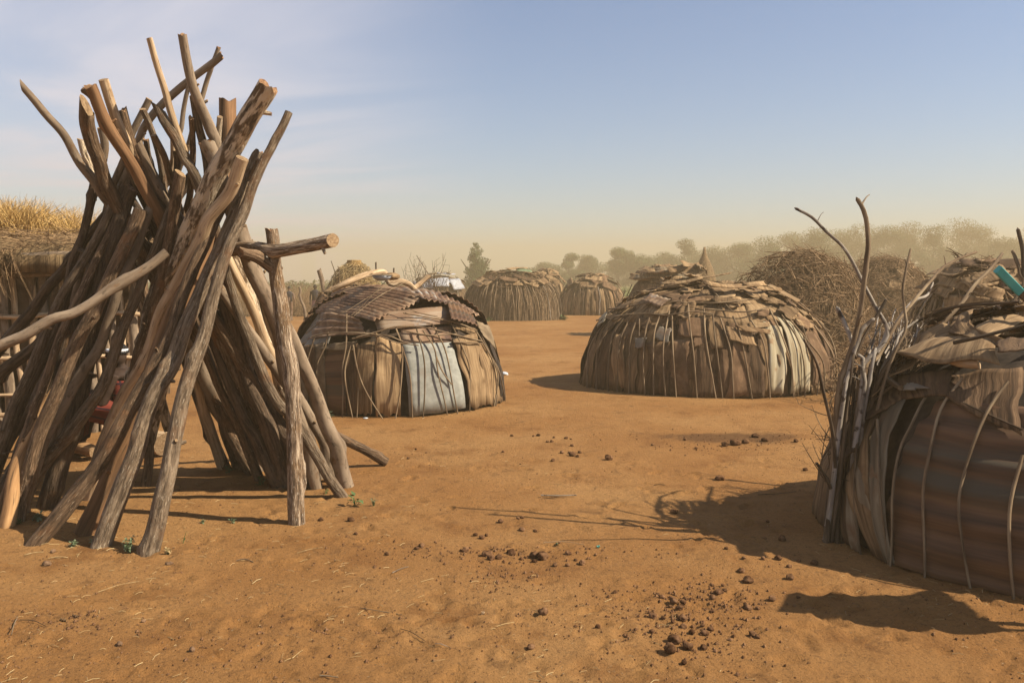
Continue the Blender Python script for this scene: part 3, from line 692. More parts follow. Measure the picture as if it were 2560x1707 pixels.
# walls, left to right
for x0, x1, mt, tp in ((140, 215, 'canvas', 880), (200, 300, 'bark_sheet_dark', 870), (285, 380, 'canvas', 850)):
    s1([(x0, tp), (x1, tp - 10), (x1 + 30, 1430), (x0 + 60, 1380)], mt, 'canvas' if mt == 'canvas' else 'bark_sheet', off=(.02, .03), warp=.04)
s1([(385, 880), (560, 850), (545, 1450), (350, 1450)], 'rust_dark', off=(.012, .02), warp=.02, rag=.01, label='dark rust-brown door sheet')
s1([(330, 900), (420, 850), (640, 830), (620, 905)], 'canvas', 'canvas', off=(.03, .06), warp=.05)
s1([(545, 850), (650, 850), (640, 1450), (550, 1450)], 'bark_sheet_dark', 'bark_sheet', off=(.015, .02), warp=.03)
s1([(640, 860), (785, 830), (765, 1450), (635, 1450)], 'bark_sheet', 'bark_sheet', off=(.03, .03), warp=.05)
s1([(785, 770), (985, 850), (990, 1440), (790, 1450)], 'bark_sheet_tan', 'bark_sheet', off=(.05, .05), warp=.06, nu=14)
s1([(975, 720), (1385, 710), (1395, 840), (995, 850)], 'rust', off=(.02, .02), warp=.02)
s1([(1000, 850), (1385, 840), (1492, 1368), (1050, 1432)], 'galvanised', off=(.03, .05), warp=.012, rag=.008, label='pale silvery sheet patched into the front wall')
s1([(1385, 830), (1560, 775), (1645, 1378), (1515, 1372)], 'bark_sheet_tan', 'bark_sheet', off=(.05, .06), warp=.05, nu=12)
s1([(1550, 850), (1655, 850), (1790, 1330), (1655, 1372)], 'bark_sheet_tan', 'bark_sheet', off=(.04, .05), warp=.05)
s1([(1560, 690), (1670, 740), (1705, 930), (1600, 800)], 'canvas', 'bark_sheet', off=(.07, .09), warp=.06)
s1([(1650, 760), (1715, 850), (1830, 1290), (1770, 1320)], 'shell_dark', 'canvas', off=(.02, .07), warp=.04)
for k in range(10):                       # back and right side
    th = R(10 + k * 17)
    sheet(H1, [(th, .75), (th + .3, .75), (th + .32, 0), (th - .02, 0)], rng.choice(['bark_sheet', 'bark_sheet_tan', 'rust']), 'bark_sheet', h1, off=(.02, .03), warp=.04)
# front plate under the raised roof edge, then the roof sheets
s1([(765, 610), (1355, 545), (1395, 690), (800, 750)], 'rust_pale', off=(.03, .05), warp=.012, rag=.006, label='flat rusty plate over the front wall')
s1([(640, 640), (800, 600), (820, 760), (680, 775)], 'shell_dark', 'canvas', off=(-.02, 0))  # dark panel in the opening under the roof edge; shade put into its colour
def roof3(q, mat, name='iron_sheet', par=None, corr=None, bulge=0.0, th=.004, nu=14, nv=14, warp=.02, rag=.012, fr_=A4):
    """a stiff sheet spanning four real corner points TL TR BR BL, arched upward by bulge"""
    par = par or h1; seed = rng.randrange(9999)
    c = [at(*fr_(x, y), Y) for x, y, Y in q]
    W_ = (np.linalg.norm(c[1] - c[0]) + np.linalg.norm(c[2] - c[3])) / 2; H_ = (np.linalg.norm(c[3] - c[0]) + np.linalg.norm(c[2] - c[1])) / 2
    if corr:
        if corr[0] == 'u': nu = max(nu, int(W_ / corr[1] * 8))
        else: nv = max(nv, int(H_ / corr[1] * 8))
    u, v = np.meshgrid(np.linspace(0, 1, nu), np.linspace(0, 1, nv))
    u2 = u + rag / W_ * fbm(np.stack([v * 9, u * 2 + seed, u * 0], -1), 2, seed); v2 = v + rag / H_ * fbm(np.stack([u * 9, v * 2 + seed, u * 0], -1), 2, seed + 1)
    G = c[0] * ((1 - u2) * (1 - v2))[..., None] + c[1] * (u2 * (1 - v2))[..., None] + c[2] * (u2 * v2)[..., None] + c[3] * ((1 - u2) * v2)[..., None]
    N = np.cross(G[:, -1:] - G[:, :1], G[:1, :] - G[-1:, :]); N /= np.linalg.norm(N, axis=-1, keepdims=True); N = N * np.sign(N[..., 2:3] + 1e-9)
    o = bulge * (4 * u * (1 - u) * (.4 + .6 * (1 - v))) + warp * fbm(np.stack([u * W_ * 2.5, v * H_ * 2.5, u * 0 + seed], -1), 2, seed)
    if corr: o = o + corr[2] * np.sin(2 * math.pi * (u * W_ if corr[0] == 'u' else v * H_) / corr[1])
    G = G + N * o[..., None]
    mb = MB(); slab(mb, G, N, th, np.stack([u * W_, v * H_, u * 0 + seed % 97], -1))
    return mb.build(name, mat, par)
roof3([(340, 585, 10.95), (650, 640, 10.25), (700, 775, 10.02), (225, 810, 10.6)], 'rust', corr=('v', .12, .014), bulge=.04)
roof3([(330, 590, 11.2), (410, 640, 10.8), (265, 850, 10.55), (128, 850, 11.3)], 'tin_grey', corr=('u', .12, .01), warp=.03)
roof3([(235, 800, 10.65), (420, 775, 10.35), (400, 845, 10.28), (170, 860, 10.6)], 'tin_grey', warp=.03)
roof3([(440, 425, 12.2), (1190, 470, 10.95), (770, 655, 9.98), (290, 595, 11.1)], 'rust', corr=('v', .105, .017), bulge=.11, nu=26)
roof3([(560, 400, 12.8), (1100, 405, 12.5), (1190, 475, 11.2), (440, 445, 12.1)], 'rust', corr=('v', .105, .017), bulge=.05, nu=26)
roof3([(930, 395, 11.9), (1270, 430, 11.8), (1300, 492, 10.75), (1060, 455, 10.9)], 'rust_pale', corr=('u', .11, .012), bulge=.04)
roof3([(1060, 395, 12.0), (1575, 580, 12.1), (1625, 625, 10.9), (1180, 482, 10.45)], 'rust', corr=('u', .085, .015), bulge=.09, nu=40)
roof3([(1370, 500, 10.6), (1560, 590, 10.9), (1625, 700, 10.75), (1400, 640, 10.2)], 'rust_dark', corr=('u', .085, .012), bulge=.03)
s1([(1400, 640), (1560, 640), (1590, 790), (1400, 740)], 'bark_sheet', 'bark_sheet', off=(.05, .05), warp=.04)
for k in range(5):
    th = R(15 + k * 32)
    sheet(H1, [(th, 1.2), (th + .6, 1.2), (th + .66, .62), (th - .05, .62)], 'rust', 'iron_sheet', h1, off=(.0, .04), corr=('v', .085, .012), warp=.03)
for L_ in ([(570,640),(570,860),(540,1050),(545,1250),(540,1452)], [(600,880),(560,1050),(570,1200),(620,1452)], [(620,870),(650,1050),(710,1220),(850,1442)],
           [(320,820),(270,1020),(315,1270),(330,1440)], [(430,780),(410,880),(340,1040),(355,1300),(360,1450)], [(945,740),(995,900),(985,1160),(940,1442)], [(985,850),(1050,1100),(1075,1422)],
           [(1100,740),(1160,980),(1165,1200),(1150,1405)], [(1150,760),(1240,900),(1270,1100),(1340,1382)], [(1220,710),(1310,880),(1365,1100),(1420,1372)], [(1360,690),(1450,880),(1510,1060),(1510,1362)],
           [(1560,770),(1650,920),(1730,1100),(1700,1352)], [(1640,900),(1740,1080),(1790,1322)], [(1600,800),(1690,1000),(1720,1200),(1715,1345)], [(660,1200),(650,1452)], [(1250,960),(1300,1080),(1370,1180)]):
    stick(H1, hits(H1, A4, L_), .011 if L_[0][1] < 1000 else .008, 'twig', h1, off=.085)
for L_ in ([(310,815),(430,790),(620,785),(800,800),(960,860),(1120,880)], [(650,820),(800,780),(940,740),(1150,745),(1400,800),(1600,845)], [(620,830),(850,800),(1000,850)],
           [(1000,640),(1400,710),(1560,765)], [(1380,850),(1500,855),(1600,860)], [(1010,770),(1200,800),(1400,790)]):
    stick(H1, hits(H1, A4, L_), .010, 'twig', h1, off=.10, root=False)
for L_ in ([(800,530),(1000,610),(1130,660),(1300,700)], [(290,800),(440,690),(590,640),(930,430)], [(430,790),(640,660),(870,430)], [(640,680),(820,540),(1060,420)], [(350,590),(560,500),(900,400)], [(760,630),(1000,640),(1250,680)]):
    stick(H1, hits(H1, A4, L_), .005, 'twig', h1, name='tie_cord', off=.15, root=False, seg=5)

def on(dm, fr_, x, y, off): 
    th, ph = dm.hit(*fr_(x, y)); return dm.P(th, ph) + dm.N(th, ph) * off
# things lying on that roof
bp_ = [on(H1, A4, 480, 500, .17), on(H1, A4, 600, 455, .19), on(H1, A4, 720, 410, .20), on(H1, A4, 850, 385, .20)]
bp_ += [np.array(at(*A4(900, 352), bp_[-1][1] + .05)), np.array(at(*A4(990, 340), bp_[-1][1] + .1)), np.array(at(*A4(1060, 365), bp_[-1][1] + .15)), np.array(at(*A4(1100, 405), bp_[-1][1] + .15))]
mb = MB(); tube(mb, bp_, [.036, .04, .04, .038, .042, .044, .042, .034], seg=14, step=.05, rough=.08, seed=77, m=0, mc=1, ends=('torn', 'cut'), knots=3)
tube(mb, [bp_[-2] + np.array([.05, .05, -.05]), np.array(at(*A4(1150, 350), bp_[-1][1] + .2)), np.array(at(*A4(1222, 288), bp_[-1][1] + .25))], .035, .03, seg=10, step=.05, rough=.1, m=0, mc=1, ends=('cut', 'torn'))
tag(mb.build('bent_log', ['wood_pale', 'wood_end']), 'thick bent log weighing down the rusty corrugated roof', 'log')
def lathe(mb, prof, c, seg=20, m=0, sq=1.0):
    prof = np.array(prof, float); a = np.arange(seg) * 2 * math.pi / seg
    V = np.stack([c[0] + prof[:, :1] * np.cos(a) , c[1] + prof[:, :1] * np.sin(a) * sq, c[2] + prof[:, 1:2] + 0 * a], -1)
    n = len(prof)
    Fc = [(i * seg + j, i * seg + (j + 1) % seg, (i + 1) * seg + (j + 1) % seg, (i + 1) * seg + j) for i in range(n - 1) for j in range(seg)]
    mb.add(V.reshape(-1, 3), Fc, None, m)
bc = on(H1, A4, 842, 440, .17)
b_ = thing('enamel_bowl', 'shallow pale bowl lying beside the bent log on the roof', 'bowl', bc)
mb = MB(); lathe(mb, [(.0, .0), (.06, .002), (.10, .03), (.125, .065), (.12, .066), (.095, .034), (.055, .010), (0, .008)], bc); mb.build('bowl_body', 'tin_white', b_)
mb = MB(); lathe(mb, [(.120, .063), (.128, .063), (.130, .070), (.124, .073), (.119, .069), (.120, .063)], bc); mb.build('bowl_rim', 'tin_grey', b_)
bc = on(H1, A4, 880, 425, .16) + np.array([.05, .05, .0])
mb = MB(); lathe(mb, [(.0, -.01), (.07, .0), (.11, .025), (.10, .06), (.05, .085), (0, .09)], bc); tag(mb.build('gourd_lid', 'bark_sheet_tan'), 'rounded tan lid beside the pale bowl on the roof', 'lid')

# ---------------------------------------------------------------- bark-covered dome hut right of centre
H3 = Dome(3.03, 13.2, 1.93, 1.64, 1.50, 2.25)
h3 = thing('bark_dome_hut', 'large round hut covered in overlapping bark scraps and vertical poles', 'hut', (H3.cx, H3.cy, 0))
shell(H3, 'shell_dark', h3, .97)
def s3(pts, mat, name='bark_sheet', **k): return sheet(H3, hits(H3, A5, pts), mat, name, h3, **k)
hr = random.Random(31)
k = 0; th = R(-205)
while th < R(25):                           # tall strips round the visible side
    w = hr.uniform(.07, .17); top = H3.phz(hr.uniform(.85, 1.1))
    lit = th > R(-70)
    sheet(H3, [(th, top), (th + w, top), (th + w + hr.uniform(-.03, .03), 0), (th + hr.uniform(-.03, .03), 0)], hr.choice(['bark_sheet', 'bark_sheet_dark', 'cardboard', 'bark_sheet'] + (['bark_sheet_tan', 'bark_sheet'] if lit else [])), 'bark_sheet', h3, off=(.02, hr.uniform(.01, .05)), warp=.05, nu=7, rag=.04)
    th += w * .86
for k in range(8):
    th = R(30 + k * 17); sheet(H3, [(th, .7), (th + .32, .7), (th + .32, 0), (th, 0)], 'bark_sheet', 'bark_sheet', h3, off=(.02, .03), warp=.05)
s3([(720, 720), (930, 700), (950, 1155), (880, 1150)], 'cardboard', 'brown_sheet', off=(.05, .04), warp=.03)
s3([(930, 695), (1100, 700), (1090, 1155), (960, 1155)], 'cardboard', 'brown_sheet', off=(.045, .04), warp=.05)
s3([(1085, 705), (1245, 700), (1245, 1155), (1080, 1155)], 'bark_sheet_dark', off=(.05, .05), warp=.05)
s3([(975, 530), (1185, 530), (1180, 680), (980, 675)], 'cardboard', 'brown_sheet', off=(.07, .08), warp=.02)
s3([(1090, 680), (1185, 650), (1180, 740), (1095, 755)], 'cardboard', 'brown_sheet', off=(.08, .09), warp=.02)
s3([(1190, 560), (1310, 520), (1330, 760), (1230, 770)], 'bark_sheet', off=(.06, .08), warp=.03)
s3([(1400, 720), (1500, 680), (1530, 1135), (1350, 1145)], 'cardboard', 'brown_sheet', off=(.05, .05), warp=.05)
s3([(1490, 690), (1610, 640), (1650, 1125), (1520, 1138)], 'bark_sheet_dark', off=(.05, .05), warp=.06)
s3([(1340, 600), (1540, 620), (1580, 760), (1370, 710)], 'bark_sheet', off=(.08, .10), warp=.03)
s3([(1400, 600), (1680, 640), (1680, 672), (1480, 650)], 'bark_sheet', 'board', off=(.13, .14), warp=.005)
s3([(780, 690), (820, 600), (920, 620), (890, 735)], 'tin_grey', 'tin_scrap', off=(.09, .10), warp=.02)
s3([(630, 690), (720, 680), (690, 760), (630, 765)], 'tin_grey', 'tin_scrap', off=(.07, .08), warp=.02)
s3([(1640, 555), (1790, 600), (1812, 1122), (1688, 1122)], 'board_pale', 'pale_sheet', off=(.06, .05), corr=('u', .16, .012), warp=.012, label='pale yellow fluted sheet in the sunlit wall')
s3([(1755, 520), (1870, 560), (1935, 1110), (1860, 1112)], 'board_pale', 'pale_sheet', off=(.07, .05), warp=.03)
s3([(1870, 590), (1965, 660), (2012, 1100), (1950, 1104)], 'board_pale', 'pale_sheet', off=(.06, .05), warp=.03)
s3([(1965, 600), (2100, 680), (2190, 1085), (2035, 1092)], 'cardboard', 'brown_sheet', off=(.05, .05), warp=.03)
s3([(470, 660), (560, 640), (580, 1080), (470, 1060)], 'bark_sheet', off=(.05, .07), warp=.05)
for L_ in ([(1050,440),(1060,560),(1090,800),(1120,1162)], [(1175,470),(1190,700),(1240,1000),(1270,1162)], [(1240,510),(1260,700),(1320,1140)], [(1300,540),(1380,810),(1405,1148)], [(1400,530),(1470,720),(1550,1138)],
           [(1540,560),(1640,750),(1690,1120)], [(905,490),(860,740),(860,960),(880,1150)], [(925,520),(935,850),(960,1150)], [(830,520),(785,700),(785,1155)], [(750,540),(720,640),(700,900),(720,1150)], [(670,550),(672,680)],
           [(640,580),(600,740),(595,1130)], [(590,560),(520,740),(500,1100)], [(545,545),(480,640),(440,800),(430,1080)], [(1690,480),(1780,680),(1850,900),(1870,1112)], [(1780,520),(1900,700),(1950,900),(1960,1100)],
           [(1850,560),(2000,740),(2100,890),(2110,1080)], [(1940,600),(2010,800),(2070,920),(2050,1096)], [(2030,600),(2130,740),(2180,870),(2170,1080)], [(2060,560),(2160,700),(2200,850),(2212,1070)], [(430,620),(350,800),(340,1050)], [(350,650),(280,800),(270,1030)]):
    stick(H3, hits(H3, A5, L_), .013, 'twig', h3, off=.10)
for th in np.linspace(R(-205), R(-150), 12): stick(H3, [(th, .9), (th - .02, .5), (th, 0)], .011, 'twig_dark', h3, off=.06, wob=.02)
for L_ in ([(340,560),(560,525),(720,515),(900,525),(1100,498),(1240,515)], [(1000,430),(1300,430),(1600,400)], [(1200,480),(1500,500),(1700,460)], [(1100,160),(1200,300),(1400,500)], [(640,330),(900,300),(1150,200)], [(1700,280),(1900,420),(2100,600)], [(1500,150),(1800,300),(2150,650)], [(430,480),(700,440),(1000,420)]):
    stick(H3, hits(H3, A5, L_), .012, 'twig', h3, name='band_stick', off=.11, root=False)
for k in range(15):                          # broad bark sheets under the scraps
    th = R(-215 + k * 17)
    sheet(H3, [(th + .1, 1.5), (th + .32, 1.5), (th + .42, .66), (th - .02, .66)], hr.choice(['bark_sheet', 'bark_sheet_tan', 'bark_sheet']), 'bark_sheet', h3, off=(.015, .03), warp=.04, nu=8, nv=8, rag=.04)
for k in range(90):                          # roof scraps, thickest near the shoulder
    ph = hr.uniform(.62, 1.5) if k < 80 else hr.uniform(.6, .8); th = R(-205 + 240 * ((k * .618) % 1))
    w, h = hr.uniform(.18, .5), hr.uniform(.08, .24)
    mt = hr.choice(['bark_sheet_tan', 'bark_sheet_tan', 'bark_sheet', 'cardboard', 'bark_sheet'] + (['board_pale'] if k % 9 == 0 else []))
    scrap(H3, th, ph, w, h, hr.uniform(-.5, .5) + (1.2 if k % 4 == 0 else 0), .03 + .06 * hr.random(), hr.uniform(-.15, .05), mt, 'bark_scrap', h3, bend=hr.uniform(-.05, .12), flat=hr.uniform(.1, .45), rag=.3)
scrap(H3, H3.hit(*A5(800, 420))[0], H3.hit(*A5(800, 420))[1], .42, .2, -.35, .14, 0, 'rust_pale', 'tin_scrap', h3, corr=.09)
for (x, y, w, h, rot) in ((1190, 250, .75, .26, .25), (1400, 330, .9, .16, -.05), (1080, 190, .6, .12, -.3), (850, 200, .8, .10, .1), (1000, 300, .6, .15, .5), (1620, 340, .6, .1, -.35), (1780, 380, .2, .5, .2)):
    t_, p_ = H3.hit(*A5(x, y)); scrap(H3, t_, p_, w, h, rot, .16, 0, 'bark_sheet_tan', 'bark_scrap', h3, bend=.06, flat=.8)

# ---------------------------------------------------------------- near hut at the right edge
HN = Dome(3.42, 5.32, 1.37, 1.40, 1.28, 2.05)
hn = thing('near_bark_hut', 'near hut in shade with rusty iron wall and sagging bark roof', 'hut', (HN.cx, HN.cy, 0))
shell(HN, 'shell_dark', hn, .965)
def sn(pts, mat, name='bark_sheet', fr_=A7, **k): return sheet(HN, hits(HN, fr_, pts), mat, name, hn, **k)
thw = HN.hit(*A7(650, 500))[0]
p1_ = HN.phz(.90)
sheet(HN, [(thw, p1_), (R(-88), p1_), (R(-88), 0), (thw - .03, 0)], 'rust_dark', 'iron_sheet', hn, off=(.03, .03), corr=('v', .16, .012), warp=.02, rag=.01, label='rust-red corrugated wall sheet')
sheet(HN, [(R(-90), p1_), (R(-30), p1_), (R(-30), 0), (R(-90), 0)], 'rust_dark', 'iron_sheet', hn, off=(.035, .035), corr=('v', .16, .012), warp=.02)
for k in range(9): 
    th = R(-35 + k * 24); sheet(HN, [(th, p1_), (th + .45, p1_), (th + .45, 0), (th, 0)], 'bark_sheet', 'bark_sheet', hn, off=(.02, .03), warp=.05)
for x0, x1, x2, x3, tp, mt in ((330, 400, 390, 340, 520, 'bark_sheet_dark'), (378, 422, 442, 392, 470, 'board_grey'), (430, 545, 560, 480, 250, 'bark_sheet'), (440, 560, 565, 485, 400, 'board_grey'), (545, 645, 600, 560, 240, 'board_grey')):
    sn([(x0, tp), (x1, tp - 15), (x2, 1085), (x3, 1040)], mt, 'board', off=(.04, .05), warp=.03, rag=.02)
sn([(300, 560), (440, 260), (420, 480), (330, 640)], 'bark_sheet_dark', off=(.05, .06), warp=.06)
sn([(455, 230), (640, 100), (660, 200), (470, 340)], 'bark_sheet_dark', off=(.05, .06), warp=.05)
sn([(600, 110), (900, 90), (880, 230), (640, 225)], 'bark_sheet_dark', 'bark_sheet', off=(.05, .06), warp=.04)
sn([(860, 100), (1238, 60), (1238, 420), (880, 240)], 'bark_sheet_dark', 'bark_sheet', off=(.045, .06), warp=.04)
for L_ in ([(880,120),(760,220),(670,370),(620,490),(592,700),(588,1100)], [(945,145),(830,290),(770,540),(740,760),(760,1160)], [(1170,160),(1060,320),(970,530),(922,720),(940,950),(980,1210)], [(600,170),(450,300),(412,520),(430,900),(445,1000)], [(1240,520),(1180,800),(1200,1240)], [(520,330),(540,700),(575,1080)]):
    stick(HN, hits(HN, A7, L_), .0095, 'twig', hn, off=.06, wob=.018)
# roof
sn([(780, 610), (1850, 540), (1620, 1050), (575, 845)], 'bark_sheet_tan', fr_=A8, off=(.10, .16), warp=.10, nu=26, nv=16, rag=.03, label='broad wavy sheet of tan bark over the roof edge')
sn([(1180, 560), (1900, 500), (1900, 900), (1350, 780)], 'bark_sheet', fr_=A8, off=(.13, .16), warp=.08, nu=16, nv=12)
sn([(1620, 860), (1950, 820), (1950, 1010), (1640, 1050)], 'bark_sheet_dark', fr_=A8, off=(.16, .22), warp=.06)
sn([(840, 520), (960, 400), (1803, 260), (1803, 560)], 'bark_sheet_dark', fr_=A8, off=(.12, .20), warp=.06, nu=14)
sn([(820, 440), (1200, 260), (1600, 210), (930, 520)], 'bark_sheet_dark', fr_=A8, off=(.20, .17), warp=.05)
sn([(960, 330), (1560, 190), (1803, 190), (1300, 330)], 'bark_sheet', fr_=A8, off=(.22, .20), warp=.05, nu=14)
sn([(860, 500), (1200, 400), (1500, 330), (1000, 520)], 'bark_sheet', fr_=A8, off=(.24, .20), warp=.04)
for (x, y, w, h, rot, mt) in ((1300, 220, .55, .1, .2, 'bark_sheet_tan'), (1500, 270, .5, .09, .1, 'board_grey'), (1600, 340, .45, .12, .3, 'bark_sheet_tan'), (1700, 180, .4, .2, -.3, 'bark_sheet'), (1750, 80, .35, .18, -.4, 'bark_sheet_tan'), (1780, 480, .25, .2, .1, 'bark_sheet_tan'), (1250, 180, .6, .06, .15, 'board_grey'), (1450, 150, .6, .06, .2, 'twig_pale'), (1650, 240, .7, .08, .12, 'bark_sheet_dark')):
    t_, p_ = HN.hit(*A8(x, y)); scrap(HN, t_, p_, w, h, rot, .15, .05, mt, 'bark_scrap', hn, bend=.08, flat=.85)
for k in range(26):
    scrap(HN, R(-60 + k * 9), rng.uniform(.75, 1.45), rng.uniform(.4, .8), rng.uniform(.2, .4), rng.uniform(-.5, .5), .07, 0, flat=.35, mat=rng.choice(['bark_sheet', 'bark_sheet_tan']), name='bark_scrap', parent=hn, bend=.05)
stick(HN, hits(HN, A8, [(780,600),(1000,590),(1300,600),(1803,595)]), .012, 'twig_dark', hn, name='band_stick', off=.24, root=False)
stick(HN, hits(HN, A8, [(1250,930),(1500,880),(1850,790)]), .012, 'twig_dark', hn, name='band_stick', off=.23, root=False)
stick(HN, hits(HN, A8, [(680,895),(860,870),(1000,855),(1120,920),(1250,975),(1420,990)]), .032, 'wood_pale', hn, name='bent_pole', off=.12, root=False, seg=10)
stick(HN, hits(HN, A8, [(380,880),(480,1000),(600,1100),(700,1170)]), .022, 'twig', hn, name='bent_pole', off=.10, root=False, seg=8)
stick(HN, hits(HN, A8, [(700,1140),(900,1170),(1150,1230),(1803,1520)]), .007, 'twig_dark', hn, name='tie_cord', off=.06, root=False)
sn([(700, 1120), (800, 1100), (930, 1160), (720, 1180)], 'tin_grey', 'rag', fr_=A8, off=(.09, .10), warp=.04)
# bark awning held out over the front of the near hut, outside the frame: its shadow lies on the ground
aw = [np.array([2.74, 3.93, 1.22]), np.array([3.6, 3.98, 1.3]), np.array([3.6, 3.45, 1.22]), np.array([2.52, 3.72, 1.16])]
u_, v_ = np.meshgrid(np.linspace(0, 1, 16), np.linspace(0, 1, 10))
G = aw[0] * ((1 - u_) * (1 - v_))[..., None] + aw[1] * (u_ * (1 - v_))[..., None] + aw[2] * (u_ * v_)[..., None] + aw[3] * ((1 - u_) * v_)[..., None]
G[..., 2] += .05 * fbm(G * 3, 2, 8); G[..., 1] += .08 * fbm(np.stack([u_ * 4, v_ * 0, v_ * 0], -1), 2, 9)
mb = MB(); slab(mb, G, np.broadcast_to(np.array([0, 0, 1.]), G.shape), .012, np.stack([u_, v_, u_ * 0], -1)); mb.build('bark_awning', 'bark_sheet', hn)
for x_, y_ in ((2.75, 3.78), (3.5, 3.55)):
    mb = MB(); tube(mb, [(x_, y_, -.05), (x_ + .02, y_, .6), (x_, y_, 1.19)], .022, .018, seg=8); mb.build('awning_post', 'twig', hn)

# teal box section sticking up from the near roof
tb = thing('teal_timber', 'bright turquoise painted timber jutting up from the near hut roof', 'timber', at(2535, 705, 5.0))
a_, b_ = at(2494, 673, 5.0), at(2550, 730, 5.1)
d_ = (b_ - a_) / np.linalg.norm(b_ - a_); n_ = np.cross(d_, [0.2, 1, .1]); n_ /= np.linalg.norm(n_); m_ = np.cross(d_, n_)
def beam(mb, a, b, n, m, w, h, bev=.15):
    q = []
    for sx, sy in ((-1, -1 + bev), (-1 + bev, -1), (1 - bev, -1), (1, -1 + bev), (1, 1 - bev), (1 - bev, 1), (-1 + bev, 1), (-1, 1 - bev)):
        q.append(n * w * sx * .5 + m * h * sy * .5)
    q = np.array(q); V = np.concatenate([a + q, b + q])
    mb.add(V, [(i, (i + 1) % 8, 8 + (i + 1) % 8, 8 + i) for i in range(8)] + [tuple(range(7, -1, -1)), tuple(range(8, 16))])
mb = MB(); beam(mb, a_, b_, n_, m_, .048, .03); mb.build('painted_face', 'teal_paint', tb, smooth=False)
mb = MB(); beam(mb, b_ - d_ * .002 + n_ * .001, b_ + d_ * .22, n_, m_, .045, .028); mb.build('bare_end', 'bark_sheet_dark', tb, smooth=False)

# dry branches leaning at the left side of the near hut
def branch(label, pts, r0, r1, mat='twig', Y=(5.2, 5.3), tips=0, group='dry branches leaning on the near hut', fr_=A6, name='dry_branch'):
    q = [fr_(x, y) for x, y in pts]; Yv = np.linspace(Y[0], Y[1], len(q))
    P = np.array([at(u, v, y) for (u, v), y in zip(q, Yv)])
    mb = MB(); seed = rng.randrange(9999)
    Q = tube(mb, P, r0 * 1.02, r1 * 1.2, seg=8, step=.05, rough=.16, knots=9, seed=seed, ends=('cut', 'point'), wob=.008)
    kr = random.Random(seed)
    for k in range(tips):
        i = int(len(Q) * kr.uniform(.35, .98)); b = Q[min(i, len(Q) - 1)]
        d = np.array([kr.uniform(-1, 1), kr.uniform(-1, 1), kr.uniform(.1, 1)]); d /= np.linalg.norm(d); l = kr.uniform(.03, .14)
        tube(mb, [b, b + d * l * .6 + np.array([0, 0, .01]), b + d * l], r1 * .6, r1 * .25, seg=5, step=.03, rough=.1, ends=('cut', 'point'))
    return tag(mb.build(name, mat, loc=P[0]), label, 'branch', group)
V7 = lambda x, y: tuple(np.array(A7(x, y)) * 0 + np.array([(A7(x, y)[0] - 1900) * 3.015, (A7(x, y)[1] - 480) * 3.015]))
base = lambda x, y: V7(x, y)
branch('tallest upright dry branch with a broken feathery tip', [base(235, 950), (590, 1560), (640, 1320), (700, 1130), (750, 900), (790, 600), (812, 400), (800, 200), (768, 100), (742, 55)], .022, .011, 'twig', (5.18, 5.3), 7)
branch('long pale branch arching left to a thorny tip', [base(275, 960), (790, 1430), (760, 1320), (960, 1080), (860, 840), (770, 660), (700, 520), (620, 400), (510, 300), (400, 190), (275, 122)], .02, .007, 'twig_pale', (5.2, 5.5), 10)
branch('slim upright branch between the tall one and the near roof', [base(330, 930), (950, 1400), (1090, 1050), (1085, 900), (1070, 740), (1100, 560), (1132, 432)], .014, .006, 'twig', (5.2, 5.6), 3)
branch('long knotted branch slanting right over the near roof', [base(300, 930), (780, 1400), (880, 1250), (1020, 1000), (1150, 830), (1240, 720), (1310, 640), (1370, 570), (1480, 510), (1632, 450)], .016, .008, 'twig', (5.2, 6.0), 12)
branch('grey branch slanting right and ending in a frayed tuft', [base(320, 940), (900, 1420), (1250, 1120), (1500, 860), (1620, 700), (1750, 560), (1822, 462)], .017, .009, 'twig', (5.2, 6.1), 6)
branch('flecked pale stick leaning left at the edge of the bundle', [base(290, 930), (775, 1390), (730, 1230), (690, 1110), (640, 990), (588, 880)], .016, .010, 'twig_pale', (5.2, 5.4))
branch('thick white branch crooked to the right at mid height', [base(215, 955), (625, 1540), (660, 1380), (710, 1200), (745, 1120), (775, 1030), (855, 962)], .017, .011, 'twig_pale', (5.16, 5.25))
branch('dark thin stick crossing in front of the white crooked branch', [base(250, 940), (690, 1350), (720, 1250), (780, 1100), (870, 950), (943, 815)], .012, .008, 'twig_dark', (5.15, 5.3))
branch('curved side twig bending up toward the sky', [(1020, 1000), (1120, 860), (1180, 815), (1260, 780), (1300, 690)], .012, .006, 'twig_pale', (5.5, 5.7), 2)
branch('short pale stick standing in the middle of the bundle', [base(310, 930), (850, 1300), (890, 1210), (940, 1110), (980, 990)], .014, .009, 'twig_pale', (5.2, 5.4))
branch('dark stick rising behind the turquoise timber', [base(700, 300), (1950, 800), (1985, 630), (1980, 450), (1940, 292)], .02, .012, 'twig_dark', (6.2, 6.4))
branch('short pale broken stick left of the one behind the timber', [base(690, 300), (1930, 800), (1960, 620), (1935, 520), (1905, 450)], .016, .011, 'twig', (6.2, 6.4), 2)
branch('thin separate stick slanting in front of the bark dome hut', [base(262, 560), base(258, 420), base(240, 300), (480, 1480), (430, 1290), (330, 1120)], .011, .006, 'twig_dark', (5.1, 4.9))
branch('short dark stub poking out low on the left of the bundle', [base(235, 660), base(205, 590), base(166, 530)], .010, .006, 'twig_dark', (5.15, 5.1))
branch('pale forked twig low behind the bundle', [base(300, 920), (880, 1440), (1000, 1200), (1050, 1060), (1180, 960)], .012, .006, 'twig_pale', (5.3, 5.6), 4)
br = random.Random(41)
